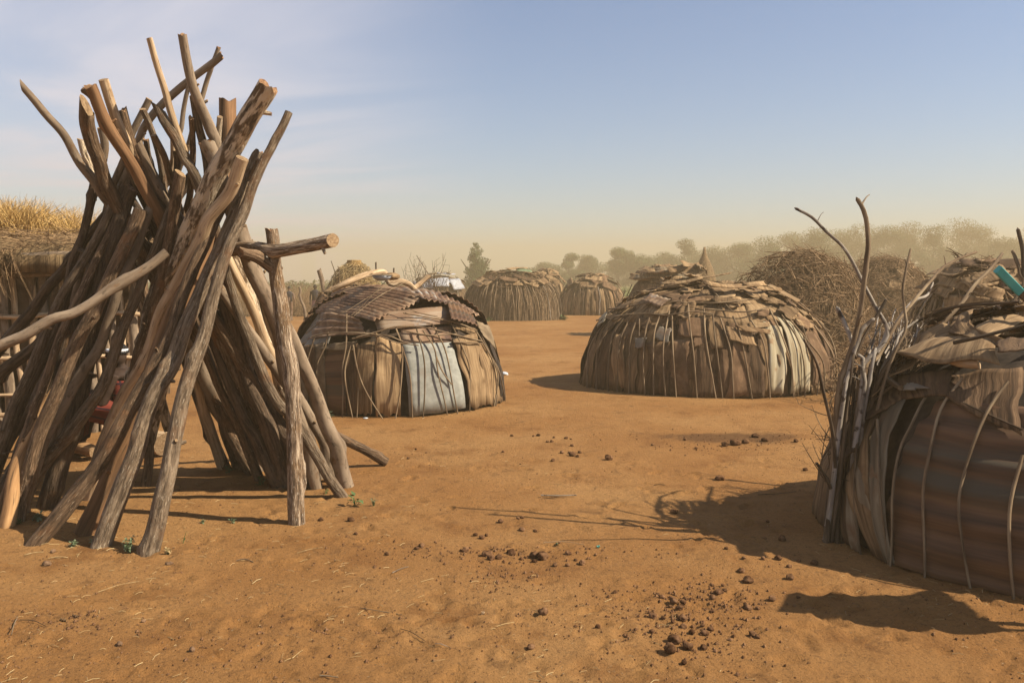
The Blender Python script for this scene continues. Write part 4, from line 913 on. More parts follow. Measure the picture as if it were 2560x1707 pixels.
for k in range(26):                       # the tight bundle along the wall
    x0 = br.uniform(200, 345); yb = 955 + (x0 - 200) * .2
    s_ = br.random(); xt, yt = 640 + 420 * s_ + br.uniform(-30, 30), 1420 - 330 * s_ + br.uniform(-60, 40)
    xm, ym = base(x0 + 40 + 60 * s_, 480)
    branch('brown stick in the tight bundle against the near hut wall', [base(x0, yb), (base(x0 + 15, 720)), (xm, ym), ((xm + xt) / 2 + 10, (ym + yt) / 2), (xt, yt)], br.uniform(.010, .02), .007, br.choice(['twig_dark', 'twig_dark', 'twig_dark', 'twig']), (5.12 + .12 * br.random(), 5.3 + .3 * s_), 2, group='sticks of the tight bundle on the near hut')
for k in range(34):                       # fine twigs in the tuft above
    x, y = br.uniform(820, 1180), br.uniform(1050, 1290)
    branch('fine grey twig in the brushy tuft beside the near roof', [(x - br.uniform(20, 90), y + br.uniform(120, 240)), (x, y), (x + br.uniform(-30, 110), y - br.uniform(90, 220))], .006, .003, br.choice(['twig', 'twig_pale']), (5.4, 5.8), 4, group='fine twigs beside the near roof')

kr = random.Random(77); mb = MB()            # the uncountable fine twigs fanning out of the bundle
for k in range(330):
    u_, v_ = kr.uniform(2085, 2290), 0
    v_ = np.interp(u_, [2085, 2290], [1130, 860]) + kr.uniform(-40, 60); Y_ = kr.uniform(5.35, 6.3)
    b = at(u_ - kr.uniform(5, 40), v_ + kr.uniform(20, 80), Y_); l = kr.uniform(.12, .42)
    d = np.array([kr.gauss(.35, .5), kr.gauss(0, .4), kr.gauss(.8, .35)]); d /= np.linalg.norm(d)
    Q = tube(mb, [b, b + d * l * .5 + np.array([kr.uniform(-.03, .03), 0, kr.uniform(-.02, .03)]), b + d * l], .0045, .0015, seg=4, step=l * .3, rough=0, seed=1, ends=('cut', 'point'))
    for j in range(2):
        q = Q[kr.randrange(1, len(Q))]; e = np.array([kr.gauss(.2, .6), kr.gauss(0, .5), kr.gauss(.5, .5)]) * l * .3
        tube(mb, [q, q + e], .0026, .001, seg=3, step=.2, rough=0, seed=1, ends=('cut', 'point'))
tag(mb.build('twig_tangle', 'twig'), 'tangle of fine dry twigs between the tall branches and the near roof', 'twigs', kind='stuff')
# ---------------------------------------------------------------- pole-walled thatched shelter at the left
SY, SX0, SX1 = 8.75, -7.4, -4.35
sh = thing('thatched_shelter', 'pole-walled mud shelter under a thatched roof with golden grass', 'shelter', (-5.6, SY + 1.5, 0))
sh.rotation_euler = (0, 0, R(18))
def boxgrid(x0, x1, y0, y1, z0, z1, nx, ny, amp, seed):
    u, v = np.meshgrid(np.linspace(0, 1, nx), np.linspace(0, 1, ny))
    return x0 + (x1 - x0) * u, y0 + (y1 - y0) * v, u, v
# mud infill
u, v = np.meshgrid(np.linspace(0, 1, 60), np.linspace(0, 1, 30))
G = np.stack([SX0 + (SX1 - SX0) * u, SY + .06 + 0 * u, -.05 + 2.02 * v], -1)
G[..., 1] += .05 * fbm(G * 4, 3, 2)
mb = MB(); slab(mb, G, np.broadcast_to(np.array([0, -1., 0]), G.shape), .1, G); mb.build('mud_infill', 'mud', sh)
x = SX0; pr2 = random.Random(9)
while x < SX1:
    r_ = pr2.uniform(.022, .055); l = pr2.uniform(-.05, .05)
    mb = MB(); tube(mb, [(x, SY - .02, -.05), (x + l * .4 + pr2.uniform(-.03, .03), SY - .03, .6), (x + l * .8 + pr2.uniform(-.03, .03), SY - .02, 1.2), (x + l, SY, 1.92)], r_, r_ * .85, seg=10, step=.08, rough=.12, wob=.03, m=0, mc=1, knots=2)
    mb.build('wall_pole', [pr2.choice(['bark_smooth', 'bark_brown', 'wood_pale']), 'wood_end'], sh)
    x += r_ * 2 + pr2.uniform(-.015, .02)
for z_, r_ in ((1.235, .028), (.78, .024), (.23, .026), (.42, .018)):
    mb = MB(); tube(mb, [(SX0, SY - .1, z_ + .02), (-6, SY - .11, z_), (-5, SY - .1, z_ + .02), (SX1, SY - .1, z_ - .02)], r_, r_ * .8, seg=8, step=.12, wob=.04, m=0, mc=1); mb.build('wall_rail', ['wood_pale', 'wood_end'], sh)
for xx in (SX0 + .4, SX1 - .05):               # side posts
    for yy in (SY + .1, SY + 2.9):
        mb = MB(); tube(mb, [(xx, yy, -.05), (xx + .04, yy, .9), (xx, yy, 1.85)], .06, .05, seg=10); mb.build('corner_post', 'bark_brown', sh)
for z_, y_, r_ in ((1.84, 8.40, .045), (1.72, 8.50, .04), (1.66, 8.6, .035)):   # eaves poles
    mb = MB(); tube(mb, [(SX0 - .2, y_, z_), (-6, y_ + .02, z_ - .02), (-5, y_, z_ + .02), (SX1 + .1, y_, z_)], r_, r_ * .9, seg=10, step=.1, wob=.03, m=0, mc=1); mb.build('eaves_pole', ['bark_smooth', 'wood_end'], sh)
u, v = np.meshgrid(np.linspace(0, 1, 70), np.linspace(0, 1, 40))
G = np.stack([SX0 - .3 + (SX1 - SX0 + .55) * u, 8.33 + 3.4 * v, 1.84 + .24 * np.minimum(1, v * 3.5) + .10 * np.minimum(1, v * 14) + 0 * u], -1)
G[..., 2] += .06 * fbm(G * np.array([2, 2, 1]), 4, 6); G[..., 1] += .06 * fbm(np.stack([u * 14, v * 3, u * 0], -1), 2, 4)
mb = MB(); slab(mb, G, np.broadcast_to(np.array([0, 0, 1.]), G.shape), .16, G); mb.build('thatch', 'thatch', sh)
def blades(mb, n, base_fn, L0, L1, w, lean=(0, 0, 0), spread=.5, kr=None, seg=3, grav=.25):
    """thin curved strips, each with its own colour coordinate"""
    for k in range(n):
        b = np.array(base_fn(kr)); l = kr.uniform(L0, L1)
        d = np.array([kr.gauss(0, spread), kr.gauss(0, spread), 1.0]) + np.array(lean); d /= np.linalg.norm(d)
        s_ = np.cross(d, [kr.uniform(-1, 1), kr.uniform(-1, 1), .1]); s_ /= np.linalg.norm(s_) + 1e-9
        V = []
        for i in range(seg + 1):
            t = i / seg; c = b + d * l * t + np.array([d[0] * .4, d[1] * .4, -grav]) * l * t * t
            ww = w * (1 - .75 * t)
            V += [c - s_ * ww, c + s_ * ww]
        mb.add(V, [(2 * i, 2 * i + 1, 2 * i + 3, 2 * i + 2) for i in range(seg)], [[kr.random() * 50] * 3] * len(V))
kr = random.Random(2)
mb = MB(); blades(mb, 800, lambda k: (k.uniform(SX0 - .2, SX1 + .2), k.uniform(8.3, 8.9), 1.88 + k.uniform(0, .2)), .2, .5, .004, lean=(0, -2.0, -.3), spread=1.6, kr=kr, grav=.15)
blades(mb, 260, lambda k: (k.gauss(-5.75, .12), k.uniform(8.3, 8.42), 1.9), .2, .55, .004, lean=(0, -.4, -2.4), spread=.4, kr=kr, grav=.1)
mb.build('thatch_strand', 'brush', sh, smooth=False)['kind'] = 'stuff'
def tuft(k, cx, sx):
    return (k.gauss(cx, sx), k.uniform(8.9, 9.9), 2.03)
mb = MB(); blades(mb, 3400, lambda k: tuft(k, -5.75, .22), .22, .66, .0045, spread=.35, kr=kr, grav=.25)
blades(mb, 900, lambda k: tuft(k, -5.08, .10), .2, .52, .004, spread=.35, kr=kr, grav=.25)
blades(mb, 500, lambda k: (k.uniform(-7.3, -4.4), k.uniform(8.8, 10.6), 2.02), .08, .22, .004, spread=.6, kr=kr, grav=.3)
mb.build('golden_grass', 'straw_gold', sh, smooth=False)['kind'] = 'stuff'

# ---------------------------------------------------------------- figures
def figure(parts, voxel=.008):
    """one continuous skin from limbs and rounded masses"""
    mb = MB()
    for p in parts:
        if p[0] == 't': tube(mb, p[1], p[2], seg=12, step=.03, rough=0, ends=('cut', 'cut'), seed=1)
        else:
            c, r = np.array(p[1]), np.array(p[2])
            a, b = np.meshgrid(np.linspace(0, 2 * math.pi, 21)[:-1], np.linspace(-math.pi / 2, math.pi / 2, 12))
            V = np.stack([c[0] + r[0] * np.cos(b) * np.cos(a), c[1] + r[1] * np.cos(b) * np.sin(a), c[2] + r[2] * np.sin(b)], -1)
            mb.add(V.reshape(-1, 3), [(j * 20 + i, j * 20 + (i + 1) % 20, (j + 1) * 20 + (i + 1) % 20, (j + 1) * 20 + i) for j in range(11) for i in range(20)])
    return mb
def hand(w, d, side, s=1.0):
    """palm, four bent fingers and a thumb from the wrist w along d"""
    w, d = np.array(w, float), np.array(d, float); d /= np.linalg.norm(d)
    sd = np.cross(d, [0, 0, 1.0]); sd /= np.linalg.norm(sd) + 1e-9; sd = sd * side; dn = np.cross(sd, d) * side
    out = [('b', w + d * .045 * s, (.032 * s, .032 * s, .03 * s))]
    for i, l in enumerate((.068, .078, .072, .055)):
        b = w + d * .075 * s + sd * (i - 1.5) * .019 * s
        out.append(('t', [b, b + d * l * .5 * s, b + d * l * .85 * s - dn * .025 * s], [.0095 * s, .009 * s, .0075 * s]))
    b = w + d * .02 * s - sd * .028 * s
    out.append(('t', [b, b + d * .03 * s - sd * .022 * s, b + d * .06 * s - sd * .025 * s], [.011 * s, .010 * s, .008 * s]))
    return out
def head(c, f, s=1.0):
    """skull with jaw, nose, brow, lips, ears, facing f"""
    c, f = np.array(c, float), np.array(f, float); f /= np.linalg.norm(f); sd = np.cross(f, [0, 0, 1.]); sd /= np.linalg.norm(sd)
    z = np.array([0, 0, 1.0])
    return [('b', c, (.078 * s, .088 * s, .098 * s)), ('b', c + f * .035 * s - z * .06 * s, (.05 * s, .05 * s, .055 * s)), ('t', [c + f * .082 * s + z * .02 * s, c + f * .098 * s - z * .012 * s], [.008 * s, .014 * s]),
            ('b', c + f * .078 * s - z * .048 * s, (.022 * s, .014 * s, .011 * s)), ('b', c + f * .07 * s + z * .03 * s, (.045 * s, .02 * s, .012 * s)),
            ('b', c + sd * .08 * s - z * .005 * s, (.012 * s, .02 * s, .028 * s)), ('b', c - sd * .08 * s - z * .005 * s, (.012 * s, .02 * s, .028 * s))]
def solid(mb, name, mat, parent, vox=.008):
    o = mb.build(name, mat, parent)
    md = o.modifiers.new('r', 'REMESH'); md.mode = 'VOXEL'; md.voxel_size = vox; md.use_smooth_shade = True
    sm = o.modifiers.new('s', 'SMOOTH'); sm.factor = .5; sm.iterations = 3
    dg = bpy.context.evaluated_depsgraph_get()
    me2 = bpy.data.meshes.new_from_object(o.evaluated_get(dg)); o.modifiers.clear()
    old = o.data; o.data = me2; me2.name = name; bpy.data.meshes.remove(old)
    return o
def cap(mb, c, r, z0):
    a, b = np.meshgrid(np.linspace(0, 2 * math.pi, 25)[:-1], np.linspace(z0, math.pi / 2, 10))
    V = np.stack([c[0] + r[0] * np.cos(b) * np.cos(a), c[1] + r[1] * np.cos(b) * np.sin(a), c[2] + r[2] * np.sin(b)], -1)
    mb.add(V.reshape(-1, 3), [(j * 24 + i, j * 24 + (i + 1) % 24, (j + 1) * 24 + (i + 1) % 24, (j + 1) * 24 + i) for j in range(9) for i in range(24)])
# seated figure behind the stack: sits on a log, knees to the left, red checked cloth
px_, py_ = -3.60, 7.75
fg = thing('person', 'person in red checked cloth sitting behind the leaning logs', 'person', (px_, py_, 0))
hd = (px_ + .02, py_ - .04, .92); hp = (px_ + .10, py_ + .05, .34); fdir = (-1, -.45, 0)
kn1, kn2 = (px_ - .32, py_ - .22, .50), (px_ - .28, py_ + .08, .50); ft1, ft2 = (px_ - .46, py_ - .25, .05), (px_ - .42, py_ + .06, .05)
parts = head(hd, fdir) + [('t', [(hd[0], hd[1], .86), (px_ + .05, py_, .76)], [.045, .055]), ('t', [(px_ + .06, py_ + .0, .78), (px_ + .09, py_ + .02, .6), hp], [.10, .13, .14]), ('b', (px_ + .05, py_, .74), (.12, .17, .07)), ('b', hp, (.15, .17, .12)),
    ('t', [hp, kn1], [.085, .06]), ('t', [kn1, (kn1[0] - .04, kn1[1], .3), ft1], [.058, .052, .036]), ('t', [hp, kn2], [.085, .06]), ('t', [kn2, (kn2[0] - .04, kn2[1], .3), ft2], [.058, .052, .036])]
for ft in (ft1, ft2): parts += [('t', [ft, (ft[0] - .09, ft[1] - .03, .035), (ft[0] - .16, ft[1] - .05, .028)], [.038, .04, .03])] + [('t', [(ft[0] - .15 , ft[1] - .07 + .014 * i, .028), (ft[0] - .20 + .006 * i, ft[1] - .085 + .016 * i, .022)], [.011, .009]) for i in range(5)]
for sy, kn in ((-.17, kn1), (.17, kn2)):
    sh_, el, wr = (px_ + .04, py_ + sy, .75), (px_ - .05, py_ + sy * 1.2, .5), (kn[0] + .05, kn[1] - .01, kn[2] + .08)
    parts += [('t', [sh_, el], [.05, .042]), ('t', [el, wr], [.042, .028])] + hand(wr, (-1, -.2, -.35), 1 if sy > 0 else -1)
solid(figure(parts), 'body', 'skin_dark', fg)
mb = MB(); cap(mb, (hd[0] + .012, hd[1] + .005, hd[2] + .015), (.086, .095, .10), .05); solid(mb, 'hair', 'hair_black', fg, .007) if False else mb.build('hair', 'hair_black', fg)
mb = MB(); lathe(mb, [(.082, -.012), (.095, -.012), (.094, .014), (.082, .014), (.082, -.012)], (hd[0], hd[1], hd[2] + .045)); mb.build('headband', 'plastic_white', fg)
# cloth: wrap from chest to shins
nu, nv = 40, 26
rows = []
for j in range(nv):
    t = j / (nv - 1)
    if t < .4:                                 # torso, going down
        q = t / .4; c = np.array([px_ + .06 + .04 * q, py_ + .02 * q, .70 - .30 * q]); ax, az = np.array([.15 + .03 * q, 0, 0]), np.array([0, .17 + .02 * q, 0])
    elif t < .75:                              # lap
        q = (t - .4) / .35; c = np.array([px_ + .06 - .36 * q, py_ + .03 - .09 * q, .40 + .09 * q]); ax, az = np.array([.1, 0, .15 - .03 * q]), np.array([0, .24, 0])
    else:                                      # falling over the shins
        q = (t - .75) / .25; c = np.array([px_ - .31 - .12 * q, py_ - .06, .47 - .33 * q]); ax, az = np.array([.10 + .02 * q, 0, .08 * (1 - q)]), np.array([0, .25, 0])
    a = np.linspace(0, 2 * math.pi, nu)
    rr = 1 + .07 * np.sin(a * 7 + t * 9) * (.3 + t)
    rows.append(c + (np.cos(a) * rr)[:, None] * ax + (np.sin(a) * rr)[:, None] * az)
G = np.array(rows); N_ = G - G.mean(1, keepdims=True); N_ /= np.linalg.norm(N_, axis=-1, keepdims=True) + 1e-9
a, t = np.meshgrid(np.linspace(0, 1, nu), np.linspace(0, 1, nv))
mb = MB(); slab(mb, G, N_, .006, np.stack([a * 1.1, t * 1.1, a * 0], -1)); mb.build('cloth_wrap', 'cloth_red', fg)
log('short peeled log used as a seat behind the stack', [(0, 0), (1, 1)], 1, 1, 'wood_pale') if False else None
mb = MB(); tube(mb, [(px_ - .25, py_ + .3, .11), (px_ + .1, py_ + .12, .12), (px_ + .45, py_ - .1, .12)], .11, .105, seg=16, m=0, mc=1); tag(mb.build('seat_log', ['wood_pale', 'wood_end']), 'thick pale log serving as seat under the red-clothed person', 'log')
mb = MB(); tube(mb, [(-4.02, 7.75, .06), (-3.9, 7.62, .09), (-3.72, 7.5, .08)], .06, .05, seg=12, m=0, mc=1, rough=.2, ends=('torn', 'cut')); tag(mb.build('wood_chunk', ['wood_bare', 'wood_end']), 'short pale chunk of peeled wood lying near the seated person', 'wood')

def standing(label, u, vf, hgt, face, shirt, lower, bare, Y):
    p = at(u, vf, Y); p[2] = gz_at(p[0], p[1]) if Y < 300 else 0
    s = hgt / 1.7; X, Yb = p[0], p[1]
    f = thing('person', label, 'person', p, None)
    fy = -1 if face == 'front' else 1
    H = lambda x, y, z: (X + x * s, Yb + y * s * fy, p[2] + z * s)
    pt = head(H(0, .02, 1.58), (0.1, fy, 0), s) + [('t', [H(0, 0, 1.5), H(0, 0, 1.38)], [.05 * s, .06 * s]), ('t', [H(0, 0, 1.38), H(0, 0, 1.15), H(0, 0, .95)], [.12 * s, .115 * s, .13 * s]), ('b', H(0, 0, 1.36), (.19 * s, .09 * s, .07 * s))]
    for sx in (-1, 1):
        pt += [('t', [H(.09 * sx, 0, .95), H(.10 * sx, .03, .5)], [.085 * s, .06 * s]), ('t', [H(.10 * sx, .03, .5), H(.10 * sx, -.01, .28), H(.10 * sx, 0, .06)], [.058 * s, .052 * s, .036 * s]), ('t', [H(.10 * sx, -.03, .035), H(.11 * sx, .16, .025)], [.038 * s, .03 * s])]
        pt += [('t', [H(.20 * sx, 0, 1.37), H(.25 * sx, -.03, 1.08)], [.048 * s, .04 * s]), ('t', [H(.25 * sx, -.03, 1.08), H(.24 * sx, .06, .84)], [.04 * s, .027 * s])] + hand(H(.24 * sx, .06, .84), (0, .15 * fy, -1), sx, s)
    solid(figure(pt), 'body', bare, f, .010)
    c = H(0, -.005, 1.60); mb = MB(); cap(mb, c, (.084 * s, .094 * s, .10 * s), .1); mb.build('hair', 'hair_black', f)
    mb = MB(); lathe(mb, [(.10 * s, .93 * s), (.165 * s, .94 * s), (.150 * s, 1.15 * s), (.19 * s, 1.33 * s), (.14 * s, 1.42 * s), (.07 * s, 1.46 * s)], (X, Yb, p[2]), sq=.72); mb.build('shirt', shirt, f)
    if lower:
        mb = MB(); lathe(mb, [(.15 * s, 1.0 * s), (.165 * s, .9 * s), (.19 * s, .7 * s), (.20 * s, .45 * s), (.19 * s, .44 * s), (.13 * s, 1.0 * s)], (X, Yb, p[2]), sq=.75); mb.build('wrap_skirt', lower, f)
standing('distant child in a dark shirt walking away beside the fork post', 724, 796, 1.36, 'back', 'cloth_dark', None, 'skin_lit', 34)
standing('distant person in dark clothes and pink wrap by the bent post', 789, 797, 1.42, 'front', 'cloth_dark', 'cloth_pink', 'skin_dark', 35)

# ---------------------------------------------------------------- huts farther back
def rough_tubes(mb, dm, n, kr, th0, th1, p0, p1, L0, L1, r, lift, up=.5, seg=4):
    for k in range(n):
        th, ph = kr.uniform(th0, th1), kr.uniform(p0, p1)
        b = dm.P(th, ph); N = dm.N(th, ph); Tt = np.array([-math.sin(th), math.cos(th), 0]); Bt = np.cross(N, Tt)
        a = kr.uniform(0, 6.28); d = (Tt * math.cos(a) + Bt * math.sin(a)) + N * kr.uniform(-.1, up); l = kr.uniform(L0, L1)
        c = Tt * kr.uniform(-.4, .4) + Bt * kr.uniform(-.4, .4)
        o = b + N * kr.uniform(-.02, lift)
        tube(mb, [o - d * l * .5, o + c * l * .15, o + d * l * .5], r * (.45 + 1.7 * kr.random() ** 4), r * .35, seg=seg, step=l * .34, rough=0, seed=kr.randrange(99), ends=('point', 'point'))
def bg_hut(label, u0, u1, vt, vb, kind, n=2.3, group='huts across the open ground', name='distant_hut', ns=44, nsc=26, yq=.9, deep=None):
    Yf = deep or gnd(900, vb)[1]; r = .5 * (u1 - u0) / F * Yf; r *= (Yf + r) / Yf; Yc = Yf + r * yq
    H = at(900, vt, Yc)[2]; Xc = at((u0 + u1) / 2, 700, Yc)[0]
    d = Dome(Xc, Yc, r, r * yq, H, n); kr = random.Random(int(u0 * 7 + vt))
    h = thing(name, label, 'hut', (Xc, Yc, 0), group)
    shell(d, 'shell_brown', h, .97, nt=36, npz=12, bump=.05)
    if kind in ('stick', 'bark', 'frame'):
        for k in range(ns):
            th = R(-200 + 220 * (k + kr.random() * .7) / ns); pt = kr.uniform(.8, 1.15) if kind != 'bark' else kr.uniform(.55, .8)
            if kind == 'bark' and k % 2:
                sheet(d, [(th, pt), (th + .14, pt), (th + .14, 0), (th, 0)], kr.choice(['bark_sheet', 'bark_sheet_tan', 'cardboard']), 'bark_sheet', h, off=(.02, .04), warp=.05, nu=4, nv=6)
            else:
                stick(d, [(th + kr.uniform(-.1, .1), pt), (th + kr.uniform(-.05, .05), pt * .5), (th, 0)], kr.uniform(.012, .022) * (1.3 if kind == 'stick' else 1), kr.choice(['twig', 'twig_dark', 'twig_pale' if kr.random() < .4 else 'twig']), h, off=.06, seg=5, wob=.05)
    for k in range(nsc):
        ph, th = kr.uniform(.7, 1.5), R(-200 + 230 * ((k * .618) % 1)); w = kr.uniform(.35, .9)
        scrap(d, th, ph, w, kr.uniform(.15, .35), kr.uniform(-.6, .6), .05 + .08 * kr.random(), kr.uniform(-.2, .1), kr.choice(['bark_sheet_tan', 'bark_sheet', 'cardboard', 'bark_sheet_tan']) if kind != 'frame' else kr.choice(['tin_white', 'bark_sheet_tan', 'canvas']), 'roof_scrap', h, bend=.05, flat=.6)
    if kind in ('brush', 'stick', 'straw'):
        mb = MB(); nb = {'brush': 1500, 'stick': 420, 'straw': 900}[kind]
        rough_tubes(mb, d, nb, kr, R(-205), R(25), .5 if kind == 'stick' else .03, 1.5, .25, .9 if kind != 'straw' else .5, .011 if kind != 'straw' else .008, (.34 if kind == 'brush' else .08), up=.5 if kind == 'brush' else .15, seg=4)
        mb.build('brush_cover' if kind != 'straw' else 'straw_cover', 'brush' if kind != 'straw' else 'straw', h)['kind'] = 'stuff'
    return d, h
dA, hA = bg_hut('wide stick-woven hut left of centre with a white stone at its foot', 1158, 1402, 682, 803, 'stick', 2.5, ns=70)
scrap(dA, R(-75), 1.3, .9, .25, .3, .25, 0, 'bark_sheet_tan', 'roof_scrap', hA); scrap(dA, R(-60), 1.2, .6, .35, -.2, .22, 0, 'leaf_bluish', 'green_cloth', hA)
dB, hB = bg_hut('round bark hut standing right of the stick-woven hut', 1396, 1566, 690, 789, 'bark', 2.2, ns=50, nsc=40)
bg_hut('brown hut peeping over between the two middle huts', 1315, 1418, 676, 770, 'bark', 2.2, ns=16, nsc=26)
dC, hC = bg_hut('low framed hut patched with white sheets behind the iron-roofed hut', 1020, 1176, 686, 775, 'frame', 2.4, ns=40, nsc=14)
for u_, v_, w, h_, mt in ((1098, 708, 1.1, .6, 'tin_white'), (1140, 712, .8, .7, 'tin_white'), (1070, 712, .9, .6, 'tin_white')):
    t_, p_ = dC.hit(u_, v_); scrap(dC, t_, p_, w, h_, .1, .12, 0, mt, 'white_sheet', hC, flat=.4)
dE, hE = bg_hut('hut topped with a tall stack of boards behind the bark dome hut', 1550, 1770, 672, 800, 'bark', 2.2, ns=20, nsc=30, deep=24)
for k in range(9):
    t_, p_ = dE.hit(1640 + 12 * k, 700 - 2 * k); scrap(dE, t_, p_, 1.5, .22, .12 * (k % 3 - 1) + .05, .10 + .045 * k, 0, ['bark_sheet_tan', 'board_grey', 'bark_sheet'][k % 3], 'board', hE, flat=1)
bg_hut('low hut with tin and clutter on its roof behind the iron-roofed hut', 775, 985, 722, 815, 'stick', 2.4, ns=30, nsc=22, deep=17)
dS, hS = bg_hut('dome of golden straw with a flat cap on top', 806, 966, 662, 800, 'straw', 2.15, group=None, name='straw_dome', nsc=0, deep=23.5)
hS.children[0].data.materials[0] = MAT['straw_thatch']
c = dS.P(0, 1.57); mb = MB(); lathe(mb, [(.0, c[2] - .14), (.34, c[2] - .15), (.24, c[2] + .02), (.20, c[2] + .10), (.205, c[2] + .13), (0, c[2] + .14)], (c[0], c[1], 0)); mb.build('straw_cap', 'straw_thatch', hS)
# sheet, stones on the cluttered roof
hut_cl = None
# pointed granary beyond the bark dome
gp = at(1760, 700, 42); gr = thing('straw_granary', 'pointed straw granary rising beyond the bark dome hut', 'granary', (gp[0], gp[1], 0), None)
mb = MB(); lathe(mb, [(.56, 1.45), (.58, 1.6), (.50, 1.95), (.34, 2.35), (.17, 2.7), (.08, 2.95), (.05, 3.2), (0, 3.21)], (gp[0], gp[1], 0)); mb.build('cone_roof', 'thatch', gr)
mb = MB(); lathe(mb, [(.45, .6), (.50, 1.0), (.48, 1.6), (0, 1.7)], (gp[0], gp[1], 0)); mb.build('basket_wall', 'thatch', gr)
for k in range(4):
    mb = MB(); a = k * 1.57 + .7; tube(mb, [(gp[0] + .4 * math.cos(a), gp[1] + .4 * math.sin(a), -.05), (gp[0] + .4 * math.cos(a), gp[1] + .4 * math.sin(a), .9)], .05); mb.build('leg', 'bark_brown', gr)
BG2 = 'brush-covered huts on the right'
bg_hut('big mound of dry brush over a hut behind the bark dome', 1840, 2150, 664, 905, 'brush', 2.2, group=BG2, name='brush_hut', nsc=0)
bg_hut('brush-covered hut half hidden behind the tall dry branches', 2075, 2330, 668, 840, 'brush', 2.2, group=BG2, name='brush_hut', nsc=10)
bg_hut('hut with a flat board roof edge beyond the brush mounds', 2120, 2330, 656, 800, 'bark', 2.2, group=BG2, name='brush_hut', ns=18, nsc=30, deep=26)
dG, hG = bg_hut('stick hut with tan bark roof right behind the near hut', 2285, 2640, 668, 860, 'stick', 2.4, group=BG2, name='brush_hut', ns=60, nsc=40, deep=11.5)
bg_hut('far low hut in the dust above the brush mounds', 2005, 2100, 680, 760, 'bark', 2.2, group=BG2, name='brush_hut', ns=8, nsc=14, deep=34)
bg_hut('far brown hut at the right edge of the dust', 2330, 2480, 672, 760, 'bark', 2.2, group=BG2, name='brush_hut', ns=8, nsc=16, deep=30)
# loose brush lying between the huts
kr = random.Random(8)
mb = MB()
for k in range(700):
    u_, Yd = kr.uniform(2080, 2330), kr.uniform(11, 17); b = at(u_, 700, Yd); b[2] = kr.uniform(0, .9) * (1 if u_ > 2130 else .5)
    d = np.array([kr.gauss(0, 1), kr.gauss(0, 1), kr.gauss(.3, .6)]); d /= np.linalg.norm(d); l = kr.uniform(.2, .7)
    tube(mb, [b - d * l * .5, b + np.array([kr.uniform(-.06, .06), 0, kr.uniform(-.06, .06)]), b + d * l * .5], .008, .003, seg=4, step=l * .4, rough=0, seed=1, ends=('point', 'point'))
tag(mb.build('dry_brush', 'brush'), 'tangle of dry brush heaped between near hut and brush mounds', 'brush', kind='stuff')
PG = 'bent grey posts in front of the dry thicket'
def pole(label, pts, w0, w1, Y, mat='bark_smooth', group=None, name='post', cat='post', ends=('cut', 'cut')):
    P = [at(x, y, Y) for x, y in pts]; mb = MB(); tube(mb, P, .5 * w0 * Y / F, .5 * w1 * Y / F, seg=10, step=.08, m=0, mc=1, ends=ends, rough=.08)
    tag(mb.build(name, [mat, 'wood_end'], loc=P[0]), label, cat, group)
A9 = fr(700, 640, 6.533)
pole('bent bare post standing left of the iron-roofed hut', [A9(430, 1200), A9(420, 1050), A9(400, 860), A9(350, 740), A9(320, 640), A9(335, 570), A9(315, 500)], 8, 6, 27)
pole('taller bent post with a knobbed head by the distant people', [A9(710, 930), A9(715, 780), A9(715, 600), A9(690, 420), A9(660, 310), A9(635, 225)], 9, 12, 24, ends=('cut', 'torn'))
pole('thin forked stake in front of the straw dome', [A9(960, 640), A9(962, 420), A9(962, 250), A9(945, 165)], 3, 2, 19, 'bark_dark')
pole('thin stake leaning left behind the straw dome', [A9(930, 420), A9(895, 260), A9(835, 80)], 2.5, 2, 28, 'bark_dark')
pole('straight stake right of the straw dome', [A9(1570, 560), A9(1570, 340), A9(1566, 100)], 3.5, 4, 26, 'bark_dark')
pole('dark stump post with rags right of the straw dome', [A9(1855, 640), A9(1858, 400), A9(1860, 195)], 4.5, 4, 26, 'bark_dark')
pole('thin stick far in the dust behind the tall branches', [(2110, 700), (2111, 640)], 3, 2, 30, 'bark_dark')
pole('peeled stick leaning in front of the stick-framed hut', [A4(1310, 480), A4(1240, 330), A4(1115, 125)], 2.4, 1.5, 16, 'twig_dark')
# thin dry shrub left of the tree
kr = random.Random(12)
sb = thing('dry_shrub', 'thin leafless shrub standing behind the iron-roofed hut', 'shrub', at(1075, 740, 24) * np.array([1, 1, 0]))
mb = MB(); mb2 = MB()
for k in range(42):
    b = at(kr.gauss(1060, 9), 745, 24); tp = at(kr.gauss(1068, 34), kr.uniform(645, 715), 24 + kr.uniform(-.8, .8)); b[2] = 0
    m_ = (b + tp) / 2 + np.array([kr.uniform(-.2, .2), 0, .1]); Q = tube(mb, [b, m_, tp], .012, .004, seg=4, step=.3, rough=0, seed=1, ends=('cut', 'point'))
    for j in range(5):
        q = Q[kr.randrange(len(Q) // 2, len(Q))]; tube(mb2, [q, q + np.array([kr.uniform(-.25, .25), kr.uniform(-.2, .2), kr.uniform(0, .3)])], .005, .003, seg=3, step=.3, rough=0, seed=1)
mb.build('stem', 'twig_dark', sb)['kind'] = 'stuff'; mb2.build('twig', 'twig', sb)['kind'] = 'stuff'
# dry thicket at the left, beyond the people
mb = MB(); kr = random.Random(4)
for k in range(2600):
    b = at(kr.uniform(560, 800), 700, kr.uniform(37, 47)); b[2] = 0
    l = kr.uniform(.5, 1.6); d = np.array([kr.gauss(0, .4), kr.gauss(0, .4), 1]); 
    tube(mb, [b, b + d * l * .5, b + d * l + np.array([kr.uniform(-.3, .3), 0, -.1])], .012, .004, seg=3, step=.6, rough=0, seed=1, ends=('point', 'point'))
tag(mb.build('dry_thicket', 'brush'), 'dry brown thicket behind the distant people', 'thicket', kind='stuff')

